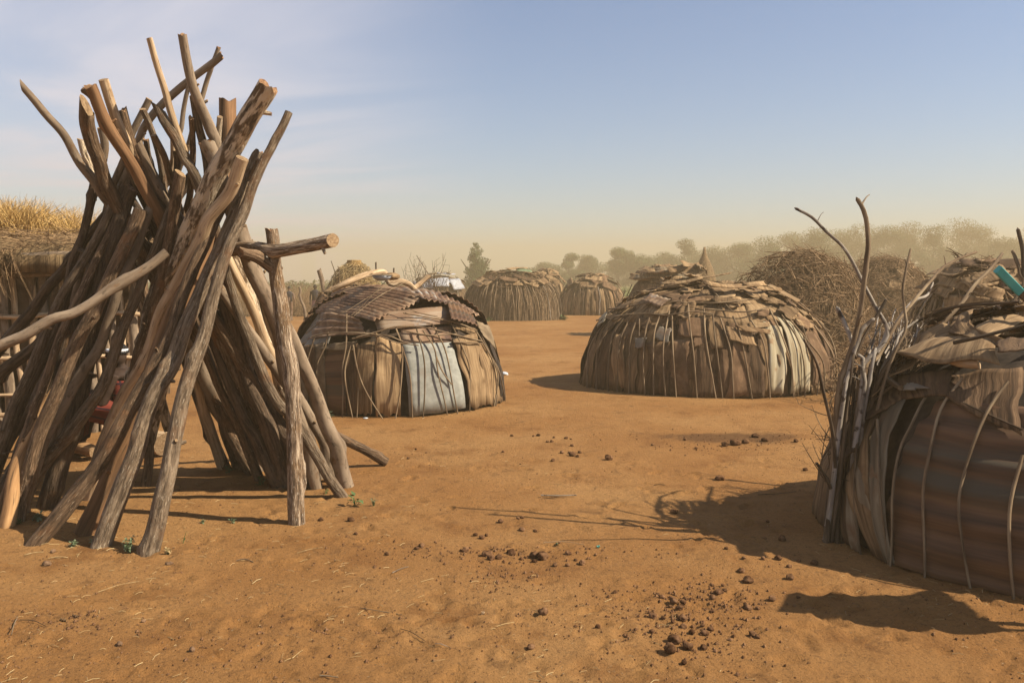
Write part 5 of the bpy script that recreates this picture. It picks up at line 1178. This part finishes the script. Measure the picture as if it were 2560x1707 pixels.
# ---------------------------------------------------------------- field and far trees
fx = np.linspace(-150, 150, 61); fy = np.linspace(52, 318, 40); X, Y = np.meshgrid(fx, fy)
Z = .02 + .25 * (1 + fbm(np.stack([X * .05, Y * .05, X * 0], -1), 3, 6)) * np.clip((Y - 52) / 6, 0, 1) * np.clip((150 - np.abs(X)) / 8, 0, 1)
mb = MB(); ii = np.arange(X.size).reshape(X.shape)
mb.add(np.stack([X, Y, Z], -1), [tuple(q) for q in np.stack([ii[:-1, :-1], ii[:-1, 1:], ii[1:, 1:], ii[1:, :-1]], -1).reshape(-1, 4).tolist()])
f_ = mb.build('field', 'leaf_field', loc=(0, 150, 0)); f_['kind'] = 'structure'; f_['label'] = 'green weedy field beyond the village'; f_['category'] = 'field'
kr = random.Random(6)
mb = MB(); blades(mb, 9000, lambda k: (lambda y: (k.uniform(-.62, .30) * y, y, .1))(k.uniform(53, 120)), .5, 1.25, .05, spread=.3, kr=kr, seg=2)
tag(mb.build('tall_grass', 'leaf_field', smooth=False), 'pale green tall grass across the far field', 'grass', kind='stuff')
def crown(mb, lobes, n, ls, kr):
    """a cloud of small leaf-sized faces filling rounded masses"""
    st = np.random.RandomState(kr.randrange(99999)); unit = lambda a: a / (np.linalg.norm(a, axis=1, keepdims=True) + 1e-9)
    wgt = np.array([r[0] * r[1] for c, r in lobes]); idx = st.choice(len(lobes), n, p=wgt / wgt.sum())
    c = np.array([l[0] for l in lobes], float)[idx]; r = np.array([l[1] for l in lobes], float)[idx]
    d = unit(st.normal(size=(n, 3))); p = c + d * r * (st.uniform(.15, 1.08, (n, 1)) ** .5)
    a = unit(st.normal(size=(n, 3)) * [1, 1, .7]); b = unit(np.cross(a, d + [0, 0, .6])); s_ = ls * st.uniform(.5, 1.3, (n, 1))
    V = np.stack([p - a * s_, p + b * s_ * .5, p + a * s_, p - b * s_ * .5], 1).reshape(-1, 3)
    mb.add(V, [(4 * k, 4 * k + 1, 4 * k + 2, 4 * k + 3) for k in range(n)], np.repeat(st.uniform(0, 30, (n, 1)), 3, 1).repeat(4, 0))
def tree(label, u, vt, w, Y, kind, group='hazy trees of the far treeline', n=11000, ls=.125, seed=0):
    p = at(u, 700, Y); p[2] = 0; H = at(u, vt, Y)[2]; kr = random.Random(seed + int(u)); W2 = w / F * Y / 2
    t = thing('tree', label, 'tree', p, group)
    mb = MB(); tube(mb, [p - [0, 0, .3], p + [kr.uniform(-.2, .2), 0, H * .3], p + [0, 0, H * .55]], H * .03 + .06, H * .015 + .02, seg=8, step=.5); 
    for k in range(4): 
        a = kr.uniform(0, 6.28); tube(mb, [p + [0, 0, H * .28], p + [math.cos(a) * W2 * .4, math.sin(a) * W2 * .4, H * .5], p + [math.cos(a) * W2 * .7, math.sin(a) * W2 * .7, H * .68]], H * .015 + .02, .03, seg=6, step=.6)
    mb.build('trunk', 'bark_dark', t)
    lob = []
    if kind == 'cone':
        for k in range(26):
            q = (k + .5) / 26; z = H * (.08 + .9 * q); rr = W2 * (1 - q) ** .75 * .9 + .15
            a = kr.uniform(0, 6.28); o = rr * kr.uniform(.15, .6); s_ = max(.28, rr * kr.uniform(.5, .8)); lob.append((p + [math.cos(a) * o, math.sin(a) * o, z], (s_, s_, s_ * .7)))
    else:
        for k in range(15):
            a = kr.uniform(0, 6.28); q = kr.uniform(.0, 1) ** .6; s_ = W2 * kr.uniform(.28, .5)
            z = H * (.12 + .72 * kr.random()); o = W2 * .8 * q * (1 - .45 * max(0, z / H - .5) * 2)
            lob.append((p + [math.cos(a) * o, math.sin(a) * o, min(z, H - s_ * .6)], (s_, s_, s_ * .62)))
        lob.append((p + [0, 0, H - W2 * .28], (W2 * .5, W2 * .5, W2 * .28)))
    mb = MB(); crown(mb, lob, n, ls, kr); mb.build('crown', 'leaf_tree', t, smooth=False)
tree('cone-shaped tree standing alone in the dust left of centre', 1190, 604, 108, 84, 'cone', None, 12000, .10)
T_ = [(1265, 672, 60), (1310, 668, 70), (1365, 655, 90), (1430, 632, 66), (1465, 636, 80), (1545, 617, 80), (1600, 634, 100), (1660, 628, 90), (1712, 596, 88), (1785, 612, 110), (1850, 604, 110), (1915, 588, 120), (1975, 578, 120), (2040, 566, 130), (2100, 570, 120), (2150, 556, 130), (2215, 560, 130), (2270, 552, 120), (2330, 560, 120), (2395, 542, 150), (2445, 566, 120), (2500, 590, 110), (2540, 592, 110), (2590, 560, 130), (2660, 570, 130)]
names = {2395: 'broad domed tree, highest of the hazy treeline', 1712: 'rounded tree bump rising from the treeline right of centre', 1430: 'small upright tree at the low left part of the treeline', 2590: 'hazy tree crown cut by the right edge of the photo', 1545: 'rounded hazy tree left of the pointed granary'}
for u_, v_, w_ in T_:
    tree(names.get(u_, 'hazy green tree merging into the long treeline'), u_, v_, w_ * 1.15, 138 + 10 * math.sin(u_), 'round', seed=5)
for k in range(22):                         # second row and low scrub
    u_ = 1250 + k * 66; vt_ = np.interp(u_, [t[0] for t in T_], [t[1] for t in T_]) + 26
    tree('hazy green tree merging into the long treeline', u_ + 17, vt_, 120, 156, 'round', n=7000, ls=.15, seed=9)
kr = random.Random(14)
mb = MB(); lob = []
for k in range(120):
    u_ = kr.uniform(300, 1500); Yd = kr.uniform(100, 150); p = at(u_, 700, Yd); s_ = kr.uniform(.8, 1.8); lob.append((np.array([p[0], p[1], s_ * .4]), (s_ * 1.5, s_, s_ * .7)))
crown(mb, lob, 9000, .3, kr); tag(mb.build('low_scrub', 'leaf_tree', smooth=False), 'low green scrub along the far side of the field', 'scrub', kind='stuff')
sp = at(2025, 672, 95)
st = thing('pale_shed', 'tiny pale green shed far off in the dust', 'shed', (sp[0], sp[1], 0))
def box(mb, x0, x1, y0, y1, z0, z1):
    mb.add([(x0, y0, z0), (x1, y0, z0), (x1, y1, z0), (x0, y1, z0), (x0, y0, z1), (x1, y0, z1), (x1, y1, z1), (x0, y1, z1)], [(0, 3, 2, 1), (4, 5, 6, 7), (0, 1, 5, 4), (1, 2, 6, 5), (2, 3, 7, 6), (3, 0, 4, 7)])
mb = MB(); box(mb, sp[0] - .9, sp[0] + .9, sp[1], sp[1] + 1.5, 0, 2.7); mb.build('wall', 'plastic_white', st, smooth=False)
mb = MB(); box(mb, sp[0] - 1.05, sp[0] + 1.05, sp[1] - .15, sp[1] + 1.65, 2.705, 2.85); mb.build('roof', 'leaf_bluish', st, smooth=False)
# ---------------------------------------------------------------- litter on the ground
B1 = fr(800, 1020, 2.94); B2 = fr(1500, 1020, 2.2817); B3 = fr(900, 1300, 2.94); B4 = fr(0, 1300, 2.6133)
def lump(label, fr_, x, y, w, group, name='dung', mat='dung', flat=.75, cat='dung', kr=random.Random(19), long=1.0):
    u, v = fr_(x, y); p = gnd(u, v); r = w * (fr_(1, 0)[0] - fr_(0, 0)[0]) / 2 * p[1] / F; p[2] = gz_at(p[0], p[1])
    bm = bmesh.new(); bmesh.ops.create_icosphere(bm, subdivisions=3, radius=1)
    V = np.array([q.co[:] for q in bm.verts]); Fc = [tuple(q.index for q in f.verts) for f in bm.faces]; bm.free()
    s_ = kr.randrange(999)
    V = V * (1 + .38 * fbm(V * 1.3 + s_, 2, s_) + .24 * fbm(V * 3.2 + s_, 2, s_ + 1))[:, None]
    V = V * np.array([r * long, r * kr.uniform(.75, 1), r * flat]); a = kr.uniform(0, 3); V = np.stack([V[:, 0] * math.cos(a) - V[:, 1] * math.sin(a), V[:, 0] * math.sin(a) + V[:, 1] * math.cos(a), V[:, 2]], -1)
    mb = MB(); mb.add(V + p + [0, 0, r * flat * .55], Fc)
    tag(mb.build(name, mat, loc=p), label, cat, group)
far = [(1410,192,26),(1570,198,24),(1604,192,30),(1718,207,22),(1808,211,32),(1845,215,18),(1672,243,26),(1702,241,28),(1853,268,32),(1776,325,40),(1838,320,30),(1862,322,30),(1852,340,50),(1908,316,30),(1893,346,30),(1713,383,34),(705,288,22),(782,318,18),(648,361,28),(1345,318,26),(2125,372,60)]
for x, y, w in far: lump('small dark dung lump on the sunlit ground between the huts', B1, x, y + 6, w, 'dung on the open ground between the huts')
mid = [(1328,818,46),(1453,798,34),(1484,790,32),(1484,876,48),(1582,878,34),(1141,910,40),(1190,930,44),(1224,912,34),(748,996,48),(712,1016,36),(682,1034,22),(493,1056,36),(1066,1028,56),(1225,1060,74),(1258,1092,60),(1310,1080,54),(1405,1042,84),(1468,1052,36),(1480,1084,36),(1580,1070,76),(1636,1082,96),(1575,1102,40),(1826,1056,50),(1880,1102,30),(1925,1128,56),(1726,1140,40),(1820,1140,36),(225,804,50),(8,798,40),(265,906,34)]
for x, y, w in mid: lump('brown round dung ball in the loose band across the middle foreground', B1, x, y + 10, w, 'dung balls across the middle foreground')
trail = [(352,1084,40),(410,1080,28),(476,1104,42),(420,1106,44),(400,1126,30),(454,1144,44),(330,1060,24),(680,1052,50),(712,1040,28),(640,1084,42),(590,1124,22),(280,1164,26),(445,1190,28),(470,1212,54),(415,1226,26),(472,1254,44),(525,1284,40),(585,1240,28),(598,1286,48),(632,1258,40),(300,1196,50),(360,1206,30),(590,1366,50),(296,1278,34),(640,1006,24),(870,1286,48),(900,1304,34),(840,1138,52),(896,1140,30),(982,1090,52),(88,1048,26),(480,1444,40),(1130,1078,24),(906,1194,26),(640,1160,30),(700,1010,26)]
for x, y, w in trail: lump('dark crumbled dung lump in the trail at lower right', B2, x, y + 8, w, 'crumbled dung trail at lower right')
lump('largest dark oval dung ball at the front end of the trail', B2, 400, 1404, 86, None, long=1.15)
lump('big rough dung ball just right of the largest one', B2, 502, 1376, 72, None)
lump('rough dung lump directly behind the largest dung ball', B2, 425, 1340, 74, None)
lump('lone dark cracked dung lump on sand left of the trail', B3, 1350, 712, 80, None)
lump('reddish clod with a sharp side alone at lower left', B4, 780, 800, 44, None, 'clod', 'clod', cat='clod')
lump('smooth brown ball near the square-cut log foot', B4, 308, 296, 54, None, 'dung', 'clod')
lump('brown stone-like lump beside the foot of the leaning log', B4, 348, 206, 38, None, 'clod', 'clod', cat='clod')
lump('tan flat stone below the third front log', B4, 1105, 280, 52, None, 'stone', 'clod', flat=.4, cat='stone')
lump('small dark lump alone left of the cracked dung', B3, 1255, 962, 58, None)
lump('pointed dark clod right of the cracked dung', B3, 1748, 804, 48, None)
lump('small round lump on sand in the lower left quarter', B4, 938, 650, 34, None, 'clod', 'clod', cat='clod')
lump('reddish flat lump at the bottom left of centre', B4, 1255, 850, 48, None, 'clod', 'clod', cat='clod')
shd = [(955,640,24),(1048,664,24),(938,730,24),(1040,738,52),(820,850,24),(930,850,34),(1015,846,46),(1135,858,26),(1222,876,44),(806,920,44),(845,982,60),(1085,962,52),(1080,894,34),(720,796,24),(1245,622,30),(425,588,40)]
for x, y, w in shd: lump('dung lump lying in the shadow of the near hut', B2, x, y + 8, w, 'dung in the shadow of the near hut')
pat = [(712,206,44),(770,200,60),(886,160,40),(1118,190,30),(486,174,22),(300,208,22),(548,222,22),(1170,344,30),(684,396,50),(830,190,40),(940,178,40)]
for x, y, w in pat: lump('small dung lump around the dark scuffed patch of soil', B2, x, y + 6, w, 'dung around the dark scuffed patch')
lump('pale block of stone at the foot of the stick-woven hut', A4, 1918, 655, 80, None, 'stone', 'wood_pale', cat='stone', flat=.6)
lump('white crumpled litter lying right of the iron-roofed hut', A4, 1830, 1100, 70, None, 'litter', 'plastic_white', flat=.4, cat='litter', long=1.6)
lump('small white litter at the foot of the iron-roofed hut', A4, 698, 1452, 42, None, 'litter', 'plastic_white', flat=.35, cat='litter')
lump('pale crumpled bag on the roof shoulder of the iron-roofed hut', A4, 698, 1452, 5, None, 'litter', 'plastic_white') if False else None

def straw_(label, fr_, pts, w, mat='straw', group=None, name='straw', lift=.006, cat='straw'):
    P = []
    for i, (x, y) in enumerate(pts):
        u, v = fr_(x, y); p = gnd(u, v); p[2] = gz_at(p[0], p[1]) + lift + .006 * (i % 2); P.append(p)
    r = .5 * w * (fr_(1, 0)[0] - fr_(0, 0)[0]) * 1.4 * P[0][1] / F; mb = MB(); tube(mb, P, r, r * .7, seg=6, step=.04, rough=.1)
    tag(mb.build(name, mat, loc=P[0]), label, cat, group)
straw_('bright white straw near the left of the middle foreground', B3, [(238, 390), (300, 364), (357, 340)], 4.4, 'twig_pale')
straw_('yellow straw stub on bare sand in the lower left middle', B4, [(1648, 408), (1678, 392), (1706, 376)], 4, 'straw')
straw_('long yellow straw right of the front logs', B4, [(1940, 204), (2020, 188), (2106, 170)], 3, 'straw')
straw_('pale straw pair lying in front of the square-cut log', B4, [(318, 256), (380, 250), (443, 246)], 5, 'straw')
straw_('thin golden straw beside the square-cut log foot', B4, [(158, 234), (220, 222), (285, 210)], 4, 'straw')
straw_('long thin straw in the left foreground', B4, [(640, 462), (780, 428), (912, 396)], 3, 'straw')
straw_('dark reddish twig right of the front log feet', B4, [(1545, 250), (1600, 246), (1656, 256)], 5.5, 'twig_dark', name='twig', cat='twig')
straw_('dark twig slanting at the bottom of the middle', B3, [(296, 812), (380, 860), (482, 912)], 4, 'twig_dark', name='twig', cat='twig')
straw_('curved pale bark strip at lower left of centre', B3, [(0, 650), (120, 680), (310, 684)], 5, 'twig', name='bark_strip', cat='bark')
straw_('curved pale rootlet near the bottom centre', B3, [(552, 944), (590, 964), (668, 976)], 4, 'twig_pale', name='rootlet', cat='twig')
straw_('forked dry stick at the far left foreground', B4, [(128, 646), (220, 664), (300, 684)], 4, 'twig_dark', name='twig', cat='twig')
straw_('thick short twig at the left edge of the foreground', B4, [(112, 630), (90, 690), (75, 740)], 6, 'twig', name='twig', cat='twig')
straw_('broken stick at the bottom edge', B4, [(2090, 1030), (2150, 1040), (2210, 1046)], 8, 'twig', name='twig', cat='twig')
straw_('pale straw crossing others at the bottom middle', B4, [(1910, 908), (1960, 880), (1980, 852)], 3.5, 'straw')
straw_('dry pale stalk bundle lying on open ground in the middle', B1, [(1625, 652), (1700, 658), (1780, 650), (1885, 648)], 9, 'twig_pale', name='stalk', cat='stalk', lift=.015)
straw_('brown twig lying beside the green plastic scrap', B1, [(1640, 992), (1780, 988), (1940, 996)], 4, 'twig', name='twig', cat='twig')
straw_('long thin twig on the ground left of the near hut bundle', B2, [(900, 492), (1000, 492), (1080, 482), (1120, 480)], 3.5, 'twig_dark', name='twig', cat='twig')
straw_('short dark twig on open ground right of centre', B2, [(306, 434), (340, 438), (370, 442)], 3, 'twig_dark', name='twig', cat='twig')
def flake(label, fr_, x, y, w, h, mat, name, cat='litter'):
    u, v = fr_(x, y); p = gnd(u, v); s_ = p[1] / F * (fr_(1, 0)[0] - fr_(0, 0)[0]); z = gz_at(p[0], p[1])
    U, Vv = np.meshgrid(np.linspace(-.5, .5, 8), np.linspace(-.5, .5, 6))
    G = np.stack([p[0] + U * w * s_, p[1] + Vv * h * s_ * 2.2, z + .012 + .02 * fbm(np.stack([U * 5, Vv * 5, U * 0 + w], -1), 2, 3)], -1)
    G[..., 0] *= 1; mb = MB(); slab(mb, G, np.broadcast_to(np.array([0, 0, 1.]), G.shape), .004, np.stack([U, Vv, U * 0], -1)); tag(mb.build(name, mat, loc=p), label, cat)
flake('pale mint plastic scrap at the left end of the litter twig', B1, 1740, 1000, 16, 9, 'leaf_bluish', 'plastic_scrap')
flake('dark green plastic strip at the right end of the litter twig', B1, 2044, 1018, 26, 8, 'plastic_green', 'plastic_strip')
flake('dry beige leaf on the sand left of the cracked dung', B3, 905, 702, 24, 9, 'wood_pale', 'dry_leaf', 'leaf')
flake('dark curled bark piece in the left foreground', B4, 490, 618, 34, 9, 'bark_sheet_dark', 'bark_piece', 'bark')
flake('brown dry bark strip below the curled bark piece', B4, 410, 650, 40, 8, 'bark_sheet', 'bark_piece', 'bark')

# uncountable crumbs and straw
kr = random.Random(23); mb = MB(); V, Fc, C = [], [], []
def scatter(kr):
    while True:
        y = 2.15 + 12 * kr.random() ** 1.9; x = kr.uniform(-.66, .66) * y
        d = fbm(np.array([[x * .8, y * .8, 3.3]]), 3, 4)[0]
        if kr.random() < .35 + 1.6 * d: return x, y
for k in range(5200):
    x, y = scatter(kr); z = gz_at(x, y); r = kr.uniform(.0015, .0065) * (1.5 if kr.random() < .1 else 1); i = len(V)
    for q in ((1, 0, 0), (-.9, .1, 0), (.1, 1, .1), (0, -1, -.1), (0, .1, .9), (0, 0, -.6)):
        V.append((x + r * q[0] * kr.uniform(.6, 1.5), y + r * q[1] * kr.uniform(.6, 1.5), z + r * .4 + r * q[2]))
    Fc += [(i + a, i + b, i + c) for a, b, c in ((0, 2, 4), (2, 1, 4), (1, 3, 4), (3, 0, 4), (2, 0, 5), (1, 2, 5), (3, 1, 5), (0, 3, 5))]
for cx_, cy_, sx_, sy_, n_ in [(B2(480, 1200)) + (.20, .30, 900), (B1(1400, 1060)) + (.42, .10, 500), (B2(780, 200)) + (.55, .28, 420), (B2(690, 1080)) + (.14, .16, 260), (B3(1080, 420)) + (.14, .12, 200), (B4(420, 640)) + (.15, .08, 120), (B4(1950, 760)) + (.4, .15, 240)]:
    c_ = gnd(cx_, cy_)
    for k in range(n_):
        x, y = kr.gauss(c_[0], sx_), kr.gauss(c_[1], sy_); z = gz_at(x, y); r = .002 + .009 * kr.random() ** 3; i = len(V)
        for q in ((1, 0, 0), (-.9, .1, 0), (.1, 1, .1), (0, -1, -.1), (0, .1, .9), (0, 0, -.6)):
            V.append((x + r * q[0] * kr.uniform(.6, 1.5), y + r * q[1] * kr.uniform(.6, 1.5), z + r * .4 + r * q[2]))
        Fc += [(i + a, i + b, i + c) for a, b, c in ((0, 2, 4), (2, 1, 4), (1, 3, 4), (3, 0, 4), (2, 0, 5), (1, 2, 5), (3, 1, 5), (0, 3, 5))]
mb.add(V, Fc); tag(mb.build('crumbs', 'dung', smooth=False), 'tiny dark crumbs of soil and dung strewn over the ground', 'crumbs', kind='stuff')
mb = MB()
for k in range(1500):
    x, y = scatter(kr); z = gz_at(x, y) + .004; a = kr.uniform(0, 3.14); l = kr.uniform(.012, .055) * (2 if kr.random() < .06 else 1); w = kr.uniform(.0006, .0014)
    d, s_ = np.array([math.cos(a), math.sin(a), kr.uniform(-.1, .15)]), np.array([-math.sin(a), math.cos(a), 0]); b = np.array([x, y, z]); bow = np.array([0, 0, kr.uniform(0, .006)]) + s_ * kr.uniform(-.1, .1) * l
    P = [b - d * l / 2, b + bow, b + d * l / 2]; q = []
    for p in P: q += [p - s_ * w, p + s_ * w, p + np.array([0, 0, w * 1.6])]
    mb.add(q, [(3 * i + e, 3 * i + (e + 1) % 3, 3 * i + 3 + (e + 1) % 3, 3 * i + 3 + e) for i in range(2) for e in range(3)], [[kr.random() * 40] * 3] * 9)
tag(mb.build('straw_litter', 'straw', smooth=False), 'bits of dry straw and chaff strewn over the ground', 'straw', kind='stuff')

# ---------------------------------------------------------------- small plants
def plant(label, fr_, x, y, h, w, mat, n=26, ls=.016, lean=0, name='weed', ns=5):
    u, v = fr_(x, y); p = gnd(u, v); s_ = p[1] / F * (fr_(1, 0)[0] - fr_(0, 0)[0]) * 1.15; p[2] = gz_at(p[0], p[1]); kr = random.Random(int(x * 3 + y)); H, W2 = h * s_, w * s_ / 2
    t = thing(name, label, 'plant', p); ms, ml = MB(), MB()
    for k in range(ns):
        a = kr.uniform(0, 6.28); e = p + np.array([math.cos(a) * W2 * kr.uniform(.2, 1) + lean * H, math.sin(a) * W2 * .6, H * kr.uniform(.55, 1)])
        Q = tube(ms, [p - [0, 0, .01], (p + e) / 2 + np.array([kr.uniform(-.3, .3) * W2, 0, .1 * H]), e], .0028, .0014, seg=5, step=.03, rough=0)
        for j in range(n // ns):
            b = Q[kr.randrange(len(Q) // 3, len(Q))]; d = np.array([kr.gauss(0, 1), kr.gauss(0, 1), kr.gauss(.2, .6)]); d /= np.linalg.norm(d); sd = np.cross(d, [0, 0, 1.]); sd /= np.linalg.norm(sd) + 1e-9; l = ls * kr.uniform(.6, 1.4)
            up = np.cross(sd, d); b2 = b + d * l * .5
            V = [b2, b2 + d * l * .5 + sd * l * .42 + up * l * .1, b2 + d * l * 1.3 - up * l * .15, b2 + d * l * .5 - sd * l * .42 + up * l * .1, b2 + d * l * .6]
            ml.add(V, [(0, 1, 4), (1, 2, 4), (2, 3, 4), (3, 0, 4)], [[kr.random() * 30] * 3] * 5)
    ms.build('stem', 'leaf_weed', t); ml.build('leaves', mat, t, smooth=False)
C7, C6 = fr(440, 860, 3.015), fr(0, 920, 3.267)
plant('leafy weed with broad dark leaves at the foot of the right-hand logs', C7, 1350, 1205, 62, 40, 'leaf_weed', 22, .032)
plant('small bluish weed just right of the broad-leaved weed', C7, 1490, 1205, 42, 28, 'leaf_bluish', 40, .011)
plant('tiny weed between the feet of two right-hand logs', C7, 1135, 1110, 24, 18, 'leaf_weed', 18, .016)
plant('dark weed in the shade under the rear logs', C7, 640, 1040, 40, 46, 'leaf_weed', 34, .024)
plant('dark weed at the foot of the short rear leg', C7, 400, 950, 34, 40, 'leaf_weed', 30, .022)
plant('tall bluish weed between the second and third front logs', C6, 1050, 1480, 110, 70, 'leaf_bluish', 190, .012, ns=9)
plant('bluish weed at the left foot of the torn pale log', C6, 600, 1450, 42, 34, 'leaf_bluish', 60, .012)
plant('small bluish weed in front of the torn pale log', C6, 750, 1440, 44, 20, 'leaf_bluish', 34, .011)
plant('dark shaded weed behind the square-cut log', C6, 310, 1240, 44, 50, 'leaf_bluish', 60, .02)
plant('tiny weed beside the golden debarked log', C6, 160, 1275, 22, 24, 'leaf_weed', 26, .012)
plant('dry yellowish weed right of the tall front log foot', C6, 1370, 1500, 50, 46, 'straw', 110, .009, ns=9)
plant('low pale weed on the shadow strip left of the fork post', C7, 200, 1330, 16, 34, 'leaf_bluish', 44, .012)
plant('second low pale weed on the strip nearer the fork post', C7, 430, 1335, 18, 36, 'leaf_bluish', 44, .012)
plant('thin single yellow-green stalk leaning in front of the stack', C7, 50, 1480, 90, 6, 'leaf_weed', 6, .012, ns=1, lean=.25)
plant('green seedling at the left foot of the iron-roofed hut', A4, 390, 1440, 36, 34, 'leaf_bluish', 60, .035)
plant('low green sprout at the right foot of the iron-roofed hut', A4, 1530, 1372, 18, 26, 'leaf_weed', 40, .03)
plant('grassy green tuft at the left foot of the stick-woven hut', A4, 1690, 665, 12, 50, 'leaf_weed', 90, .08, ns=9)
plant('green tuft right of the stick-woven hut', B1, 1000, 1000, 1, 1, 'leaf_weed', 3, .01) if False else None
def A8b(x, y): return (x / 3.36 + 1000, y / 3.36 + 560)
plant('green tuft at the right foot of the stick-woven hut', A8b, 1370, 805, 18, 28, 'leaf_weed', 90, .09, ns=9)

# ---------------------------------------------------------------- dust in the air
mb = MB(); box(mb, -172, 172, -22, 335, -1.0, 14.5)
hz = mb.build('haze', 'brush', loc=(0, 150, -1.0), smooth=False)
hm = bpy.data.materials.new('haze'); hm.use_nodes = True
hn_, hl = hm.node_tree.nodes, hm.node_tree.links; hn_.clear()
ho = hn_.new('ShaderNodeOutputMaterial'); hv = hn_.new('ShaderNodeVolumePrincipled')
hv.inputs['Color'].default_value = (.78, .58, .33, 1); hv.inputs['Density'].default_value = .0050; hv.inputs['Anisotropy'].default_value = .1
hl.new(hv.outputs[0], ho.inputs['Volume'])
hz.data.materials.clear(); hz.data.materials.append(hm); hz['kind'] = 'stuff'; hz['label'] = 'tan dust hanging in the air'; hz['category'] = 'haze'
